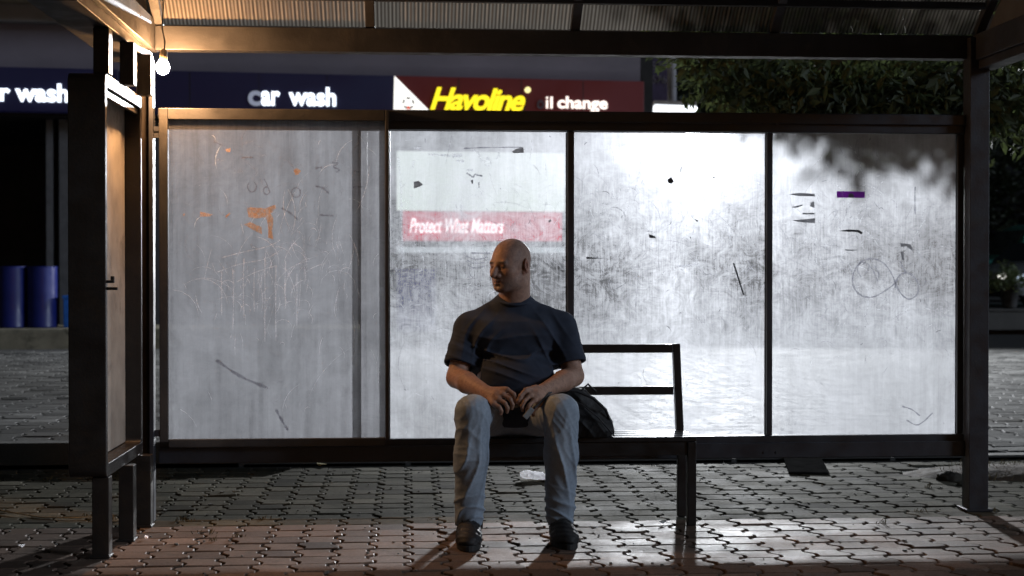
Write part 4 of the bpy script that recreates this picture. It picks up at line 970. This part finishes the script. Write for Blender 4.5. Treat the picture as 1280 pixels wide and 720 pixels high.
mb = MB(); bbox(mb, bu(495, 330, -.8)[0], bu(545, 330, -.8)[0], -1.4, -.8, .13, bu(520, 340, -.8)[1]); bbox(mb, bu(495, 330, -.8)[0]-.03, bu(545, 330, -.8)[0]+.03, -1.43, -.77, bu(520, 340, -.8)[1]+.002, bu(520, 336, -.8)[1])
tag(build('tool_cabinet', mb, mat('blue_cabinet', (.02,.03,.25), .4, 0, .2, 3), bevel=.02, base=bw(bu(520, 330, -.8)[0], -1.1, .13)), 'dark blue workshop cabinet standing in the oil change bay', 'cabinet')

# forecourt kerb island and drums
D0 = gnd(40, 435, .13); yk = D0.y
kx1 = at(452, 430, yk).x
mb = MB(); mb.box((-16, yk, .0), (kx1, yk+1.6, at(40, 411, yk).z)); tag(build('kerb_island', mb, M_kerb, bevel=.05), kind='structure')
ztk = at(40, 411, yk).z
yd = yk+.55; M_drum = mat('blue_steel_drum', (.012,.020,.15), .36, 0, .15, 3, .1, 20)
def rr_(px): return at(px, 380, yd).x
rd = (rr_(71.5)-rr_(34.5))/2; zd = at(50, 333, yd).z - ztk
dr = thing('oil_drum', 'right one of two blue drums on the far kerb, beside the bright blue crate', 'drum', (rr_(53), yd, ztk), 'blue drums on the far kerb')
mb = MB(); H_ = zd; prof = [(0,0),(rd,0),(rd+.006,.01),(rd,.025),(rd,H_*.5),(rd,H_-.02)]
mb.lathe((rr_(53), yd, ztk), prof, 40); build('shell', mb, M_drum, dr)
mb = MB(); mb.lathe((rr_(53), yd, ztk), [(rd,H_-.02),(rd+.008,H_-.01),(rd+.006,H_),(rd-.012,H_),(rd-.014,H_-.018),(0,H_-.018)], 40); build('lid', mb, M_drum, dr)
d2 = copy_tree(dr); d2.location.x = rr_(15.5); d2['label'] = 'blue steel drum on the far kerb at the left edge of the photo'
mb = MB(); mb.box((rr_(81), yd-.1, ztk), (rr_(81)+.5, yd+.25, ztk+.42)); mb.box((rr_(81)-.015, yd-.115, ztk+.40), (rr_(81)+.515, yd+.265, ztk+.45)); tag(build('blue_crate', mb, mat('bright_blue_plastic', (.02,.13,.5), .4), bevel=.01, base=(rr_(81)+.2, yd, ztk)), 'bright blue plastic crate beside the drums, mostly behind the notice cabinet', 'crate')

# ------------------------------------------------------------------ flood light mast behind the shelter
DL = 23.0; lp = ad(868, 157, DL); mp = ad(840, 157, DL+.3)
lm = thing('lamp_mast', 'tall slim steel mast with a glowing light bar and a blinding floodlight', 'lamp post', (mp.x, mp.y, .13))
ztp = ad(840, 40, DL).z
mb = MB(); mb.tube([(mp.x, mp.y, .13), (mp.x, mp.y, ztp)], .075, 14); mb.box((mp.x-.18, mp.y-.18, .13), (mp.x+.18, mp.y+.18, .16)); build('pole', mb, mat('grey_pole', (.25,.25,.27), .5), lm)
a0, a1 = ad(817, 136.5, DL), ad(870, 138.5, DL)
mb = MB(); mb.bar(a0, a1, .25, .13); build('light_bar', mb, emis('led_bar', (.92,.97,1.0), 1.6), lm, .02)
mb = MB(); mb.bar(a0+Vector((0,.02,.10)), a1+Vector((0,.02,.10)), .28, .06); build('bar_housing', mb, M_galv, lm)
tgt = Vector((1.3, 6.5, .6)); ld = (tgt-lp).normalized()
mb = MB(); mb.tube([lp - ld*.30, lp - ld*.04], [.13, .21], 28); build('floodlight_housing', mb, M_galv, lm)
mb = MB(); mb.tube([lp - ld*.039, lp - ld*.02], [.19, .19], 28); build('floodlight_lens', mb, emis('flood_lens', (.93,.96,1.0), 60), lm)
mb = MB(); mb.bar(lp - ld*.31, Vector((mp.x, mp.y, lp.z)), .06, .06); build('bracket', mb, M_galv, lm)
al = bpy.data.lights.new('flood_lamp', 'AREA'); al.shape = 'DISK'; al.size = .42; al.energy = 2500; al.color = (.93,.96,1.0); al.spread = R(150)
ao = bpy.data.objects.new('flood_lamp', al); COL.objects.link(ao); ao.location = lp; ao.rotation_euler = ld.to_track_quat('-Z', 'Y').to_euler()

# price sign
dp = 27.0
c0, c1 = ad(803, 70, dp), ad(836, 118, dp)
ps = thing('price_sign', 'dim unlit price board with faded numbers left of the lamp mast', 'sign', ((c0.x+c1.x)/2, c0.y, .13))
mb = MB(); mb.box((c0.x, c0.y, c1.z-.25), (c1.x, c0.y+.15, c0.z+.35)); build('board', mb, mat('violet_board', (.045,.035,.085), .5), ps, .02)
mb = MB(); mb.box((c0.x+.18, c0.y+.04, .13), (c0.x+.27, c0.y+.12, c1.z-.252)); build('pole', mb, M_galv, ps)
def flat_text(body, mt, par, c, w_, h_):
    cu = bpy.data.curves.new('t', 'FONT'); cu.body = body; cu.size = 1; cu.extrude = .01
    o = bpy.data.objects.new('t', cu); COL.objects.link(o); bpy.context.view_layer.update()
    me = bpy.data.meshes.new_from_object(o.evaluated_get(bpy.context.evaluated_depsgraph_get())); bpy.data.objects.remove(o)
    V = np.array([v.co[:] for v in me.vertices]); x0, x1 = V[:,0].min(), V[:,0].max(); t_ = V[:,1].max()
    for v in me.vertices: v.co = (c[0] + (v.co.x-x0)/(x1-x0)*w_, c[1] - v.co.z, c[2] + v.co.y/t_*h_)
    me.update(); return link('numbers', me, mt, par)
M_num = mat('faded_numbers', (.16,.15,.17), .6)
for py in (87, 104):
    q_ = ad(805, py, dp); flat_text('4676' if py > 90 else '9578', M_num, ps, (q_.x+.03, c0.y-.012, q_.z), .40, .15)

# ------------------------------------------------------------------ trees
def leafmat(name, c):
    m, t, p, o = nodes(name)
    cs = ramp(t, noise(t, 5, 4), .3, .7, tuple(x*.6 for x in c), tuple(x*1.5 for x in c)); t.links.new(cs, p.inputs['Base Color']); p.inputs['Roughness'].default_value = .6
    tl = t.nodes.new('ShaderNodeBsdfTranslucent'); t.links.new(cs, tl.inputs[0]); mx = t.nodes.new('ShaderNodeMixShader'); mx.inputs[0].default_value = .3
    t.links.new(p.outputs[0], mx.inputs[1]); t.links.new(tl.outputs[0], mx.inputs[2]); t.links.new(mx.outputs[0], o.inputs[0]); return m
M_lf = leafmat('ficus_leaves', (.050,.066,.024)); M_bark = mat('bark', (.08,.065,.05), .9, 0, .4, 10, .8, 40)
def leaves(name, centers, per, sig, L, mt, par, droop=.8):
    C0 = np.array(centers); n = len(C0)*per; c = np.repeat(C0, per, 0) + rng.normal(size=(n,3))*np.array(sig)
    d = rng.normal(size=(n,3)); d[:,2] = d[:,2]*.5 - droop; d /= np.linalg.norm(d, axis=1)[:,None]; r = rng.normal(size=(n,3)); s_ = np.cross(d, r); s_ /= np.linalg.norm(s_, axis=1)[:,None]
    nn = np.cross(s_, d); l = L*rng.uniform(.6, 1.25, n)[:,None]; wd = l*.21
    v0 = c; v1 = c + d*l*.45 + s_*wd + nn*l*.04; v2 = c + d*l*.45 - s_*wd + nn*l*.04; vm = c + d*l*.5 - nn*l*.02; v3 = c + d*l - nn*l*.06
    V = np.stack([v0, v1, vm, v2, v3], 1).reshape(-1, 3); b = np.arange(n)[:,None]*5
    Q = np.concatenate([b+np.array([[0,1,2,2]])[:, [0,1,2]], b+np.array([[0,2,3]]), b+np.array([[1,4,2]]), b+np.array([[2,4,3]])])
    return npmesh(name, V, Q, mt, par, smooth=False)
tx, ty = ad(1370, 342, 10.6).x, 10.3
tree = thing('tree', 'leafy tree with drooping branches overhanging the right end of the shelter', 'tree', (tx, ty, .14))
mb = MB(); mb.tube([(tx, ty, .1), (tx+.03, ty, .9), (tx-.05, ty+.05, 1.8), (tx-.15, ty, 2.7), (tx-.1, ty+.1, 3.8)], [.19,.15,.13,.11,.07], 12); build('trunk', mb, M_bark, tree)
cen = []
def zlow(px):
    pts = [(800,2.75),(845,2.50),(875,2.34),(900,2.22),(938,2.20),(955,2.06),(980,1.98),(1030,2.01),(1075,1.95),(1120,2.02),(1160,2.0),(1210,2.06),(1260,2.00),(1400,2.1),(1900,2.3)]
    for (a, za), (b, zb_) in zip(pts, pts[1:]):
        if a <= px <= b: return za + (zb_-za)*(px-a)/(b-a)
    return 2.3
for k in range(430):
    D = random.uniform(8.7, 12.5); px = random.uniform(850, 1750)
    zmin = zlow(px); zz = zmin + .05 + abs(random.gauss(0, .75)) + (D-8.7)*.10; p = ad(px, 342, D); cen.append((p.x, p.y, min(zz, 4.6)))
for k in range(70):
    px = random.uniform(846, 1290); D = random.uniform(8.8, 9.5); p = ad(px, 342, D); cen.append((p.x, p.y, zlow(px)+random.uniform(.08, .3)))
for k in range(125):
    px = random.uniform(965, 1220); D = random.uniform(8.8, 9.8); p = ad(px, 342, D); cen.append((p.x, p.y, zlow(px)+random.uniform(.12, .34)))
for i in range(9):
    tgt_ = random.choice(cen); mb = MB(); s0 = Vector((tx-.12, ty, 2.5+random.random())); e0 = Vector(tgt_); md = (s0+e0)/2 + Vector((0,0,.35)); mb.tube([s0, (s0+md)/2+Vector((0,0,.1)), md, e0], [.06,.045,.03,.008], 7); build('limb', mb, M_bark, tree)
leaves('crown', cen, 34, (.13,.13,.10), .095, M_lf, tree)
M_lf2 = leafmat('dark_foliage', (.022,.032,.014))
def bushy_tree(x, y, h, rad, n, label, kind='background_tree'):
    t_ = thing(kind, label, 'tree', (x, y, .13)); mb = MB(); mb.tube([(x,y,.1),(x+.1,y,h*.25),(x-.05,y,h*.5),(x,y,h*.8)], [.22,.17,.13,.05], 10); build('trunk', mb, M_bark, t_)
    cs_ = []
    for _ in range(n):
        v = rng.normal(size=3); v /= np.linalg.norm(v); r_ = random.uniform(.45, 1); cs_.append((x+v[0]*rad*r_, y+v[1]*rad*r_, h*.62+v[2]*h*.36*r_))
    leaves('crown', cs_, 26, (rad*.14,)*3, .26, M_lf2, t_, .3)
for px, D, h, rad, n, lb in ((1010, 44, 8.5, 3.4, 150, 'dark tree in the distance behind the middle of the tall overhanging tree'), (1170, 46, 9.5, 3.8, 170, 'dark distant tree behind the shelter\'s right corner'), (1330, 47, 9, 3.8, 150, 'dark distant tree beyond the parked vehicles at the right edge'), (900, 42, 8, 3.4, 120, 'dark distant tree to the right of the lamp mast')):
    p = ad(px, 342, D); bushy_tree(p.x, p.y, h, rad, n, lb)
# far dark treeline, added to block the sky between the trees
cs_ = []
for _ in range(900):
    p = ad(random.uniform(780, 2400), 342, random.uniform(50, 58)); cs_.append((p.x, p.y, random.uniform(0, 9)))
o = leaves('backdrop_woodland', cs_, 16, (.7,.7,.5), .8, M_lf2, None, .2); tag(o, 'dark mass of trees added to hide the distant sky on the right', 'woodland', kind='stuff')
mb = MB(); p0, p1 = ad(760, 342, 60), ad(2600, 342, 70); mb.bar((p0.x, p0.y, 6.5), (p1.x, p1.y, 6.5), .5, 13); tag(build('sky_block_wall', mb, M_dark, base=(p0.x, p0.y, 0)), 'tall dark wall added far behind the trees to hide the sky', 'wall')  # added backdrop, keeps the sky from showing through the leaves

# ------------------------------------------------------------------ low wall, potted shrub, vehicles on the right
yw = gnd(1250, 418, .02).y
zwl = at(1250, 386, yw).z
x0_ = at(905, 400, yw).x
mb = MB(); mb.box((x0_, yw, .1), (x0_+14, yw+.3, zwl-.05)); mb.box((x0_-.03, yw-.03, zwl-.048), (x0_+14.03, yw+.33, zwl)); tag(build('low_wall', mb, mat('stained_low_wall', (.10,.10,.095), .8, 0, .3, 2, .4, 30, dirt=(.05,.05,.04)), bevel=.01, base=(x0_+7, yw+.15, .13)), 'low stained concrete wall at the far edge of the plaza', 'wall')
pc = at(1262, 386, yw+.15); M_pot = mat('dark_pot', (.07,.07,.07), .7)
pt = thing('potted_shrub', 'bushy green shrub in a dark tapered pot on the low wall', 'plant', (pc.x, yw+.15, zwl))
mb = MB(); mb.lathe((pc.x, yw+.15, zwl), [(0,0),(.11,0),(.13,.05),(.17,.40),(.19,.40),(.19,.45),(.165,.45),(.16,.41),(0,.41)], 20); build('pot', mb, M_pot, pt)
leaves('foliage', [(pc.x-.08+random.gauss(0,.26), yw+.15+random.gauss(0,.16), zwl+.58+random.gauss(0,.10)) for _ in range(36)], 26, (.07,.07,.06), .10, leafmat('shrub_leaves', (.15,.19,.08)), pt, .0)
mb = MB(); mb.tube([(pc.x, yw+.15, zwl+.4), (pc.x+.02, yw+.15, zwl+.62)], .015, 6); build('stem', mb, M_bark, pt)

M_tyre = mat('tyre_rubber', (.015,.015,.015), .8); M_rim = mat('alloy_rim', (.35,.35,.36), .35, .7); M_gls = mat('car_glass', (.01,.012,.014), .08, 0, .1, 3, 0, spec=.8)
def vehicle(name, label, cat, origin, rot, paint, L, W, H, prof, win, lit=False, rwheel=.33):
    """prof: side outline (x along length from the nose, z); win: window polygons on the side"""
    O = Vector(origin); Rm = Matrix.Rotation(rot, 3, 'Z'); T_ = lambda x, y, z: O + Rm @ Vector((x, y, z))
    v = thing(name, label, cat, origin)
    mb = MB(); ns = 7; rows = []
    for s_ in range(ns):
        y = -W/2 + W*s_/(ns-1); e = abs(y)/(W/2); row = []
        for x, z in prof:
            hi = max(0, (z-H*.55)/(H*.45)); yy_ = y*(1-.16*hi); zz_ = z - (.05*e**4)*(z > .5); xx_ = x + (L/2-x)*.06*e**3; row.append(T_(xx_-0, yy_, zz_))
        rows.append(row)
    m_ = len(prof); vs = [p for r_ in rows for p in r_]; fs = []
    for s_ in range(ns-1):
        for i in range(m_): fs.append((s_*m_+i, s_*m_+(i+1)%m_, (s_+1)*m_+(i+1)%m_, (s_+1)*m_+i))
    fs += [tuple(range(m_)), tuple(range((ns-1)*m_, ns*m_))[::-1]]; mb.add(vs, fs, True); bd_ = build('body', mb, paint, v); md_ = bd_.modifiers.new('bevel', 'BEVEL'); md_.width = .03; md_.segments = 2; md_.angle_limit = R(35)
    for poly in win['side']:
        for sg in (-1, 1):
            mb = MB(); P = []
            for x, z in poly: hi = max(0, (z-H*.55)/(H*.45)); P.append(T_(x + (L/2-x)*.06, sg*(W/2*(1-.16*hi)+.004), z))
            mb.prism(P, Rm @ Vector((0, sg*.006, 0))); build('window', mb, M_gls, v)
    for (xa, za), (xb, zb_) in win['front']:
        mb = MB(); ha_ = max(0,(za-H*.55)/(H*.45)); hb_ = max(0,(zb_-H*.55)/(H*.45)); wa = W/2*(1-.16*ha_)*.86; wb = W/2*(1-.16*hb_)*.84
        P = [T_(xa, -wa, za), T_(xa, wa, za), T_(xb, wb, zb_), T_(xb, -wb, zb_)]; nrm = (P[1]-P[0]).cross(P[3]-P[0]).normalized(); 
        if nrm.z < 0: nrm = -nrm
        mb.prism([q_ + nrm*.012 for q_ in P], nrm*.006); build('windscreen', mb, M_gls, v)
    for xw in (L*.19, L*.80):
        for sg in (-1, 1):
            mb = MB(); c = T_(xw, sg*(W/2-.09), rwheel); ax = Rm @ Vector((0,1,0)); mb.tube([c-ax*.1, c-ax*.085, c+ax*.085, c+ax*.1], [rwheel-.03, rwheel, rwheel, rwheel-.03], 26); wh = build('wheel', mb, M_tyre, v)
            mb = MB(); mb.tube([c-ax*.105, c+ax*.105], rwheel*.62, 18); build('rim', mb, M_rim, wh)
    for sg in (-1, 1):
        zz_ = H*.46; mb = MB(); c = T_(.10, sg*W*.36, zz_); mb.lathe(c, [(0,-.07),(.09,-.05),(.12,0),(.09,.05),(0,.07)], 14); build('headlight', mb, emis('lit_headlight', (1,.98,.9), 2.2 if (lit and sg == lit) else .0) if lit and sg == lit else M_gls, v)
    mb = MB(); mb.box((-.03,-W*.46,.30), (.12,W*.46,.46)); mb.v = [tuple(T_(*q_)) for q_ in mb.v]; build('bumper', mb, M_black, v, .03)
    mb = MB(); mb.box((-.01,-W*.24,.50), (.05,W*.24,.60)); mb.v = [tuple(T_(*q_)) for q_ in mb.v]; build('grille', mb, M_black, v, .01)
    for sg in (-1, 1):
        mb = MB(); c = Vector((L*.30, sg*(W/2+.06), H*.66)); mb.box(c-Vector((.05,.09,.06)), c+Vector((.05,.09,.06))); mb.v = [tuple(T_(*q_)) for q_ in mb.v]; build('mirror', mb, M_black, v, .02)
    return v
# car: nose towards the plaza
car_p = [(0,.30),(.02,.62),(.10,.74),(1.10,.92),(1.35,.95),(2.05,1.40),(2.5,1.46),(3.3,1.42),(4.0,1.02),(4.35,.98),(4.42,.60),(4.38,.28),(3.9,.22),(.5,.22)]
car_w = dict(side=[[(1.55,.98),(2.1,1.33),(2.60,1.38),(2.60,.98)], [(2.68,.98),(2.68,1.38),(3.2,1.35),(3.75,1.0)]], front=[((1.40,.97),(2.03,1.38)), ((3.94,1.05),(3.36,1.39))])
mb = MB(); mb.box((x0_+.02, yw+.302, .0), (x0_+60, 75, zwl-.06)); tag(build('terrace_ground', mb, M_asph), kind='structure')
ZT = zwl-.06
cp = ad(1214, 342, 30.0)
vehicle('parked_car', 'dark car with one headlight shining behind the potted shrub', 'car', (cp.x+.1, cp.y, ZT), R(28), mat('dark_grey_paint', (.20,.21,.22), .2, .3, .1, 3, 0), 4.4, 1.75, 1.46, car_p, car_w, lit=-1)
van_p = [(0,.35),(0,.85),(.12,1.02),(.75,1.12),(1.35,1.85),(1.6,1.95),(4.3,1.97),(4.42,1.9),(4.45,.6),(4.4,.32),(3.9,.28),(.5,.28)]
van_w = dict(side=[[(1.0,1.15),(1.45,1.72),(2.0,1.74),(2.0,1.15)], [(2.1,1.15),(2.1,1.74),(3.1,1.75),(3.1,1.15)], [(3.2,1.15),(3.2,1.75),(4.25,1.75),(4.25,1.15)]], front=[((.82,1.18),(1.33,1.80))])
vp = ad(1205, 342, 36.0)
vehicle('parked_van', 'teal green van parked behind the dark car', 'van', (vp.x, vp.y, ZT), R(6), mat('teal_paint', (.10,.42,.36), .3, .1, .1, 3, 0), 4.45, 1.75, 1.97, van_p, van_w)
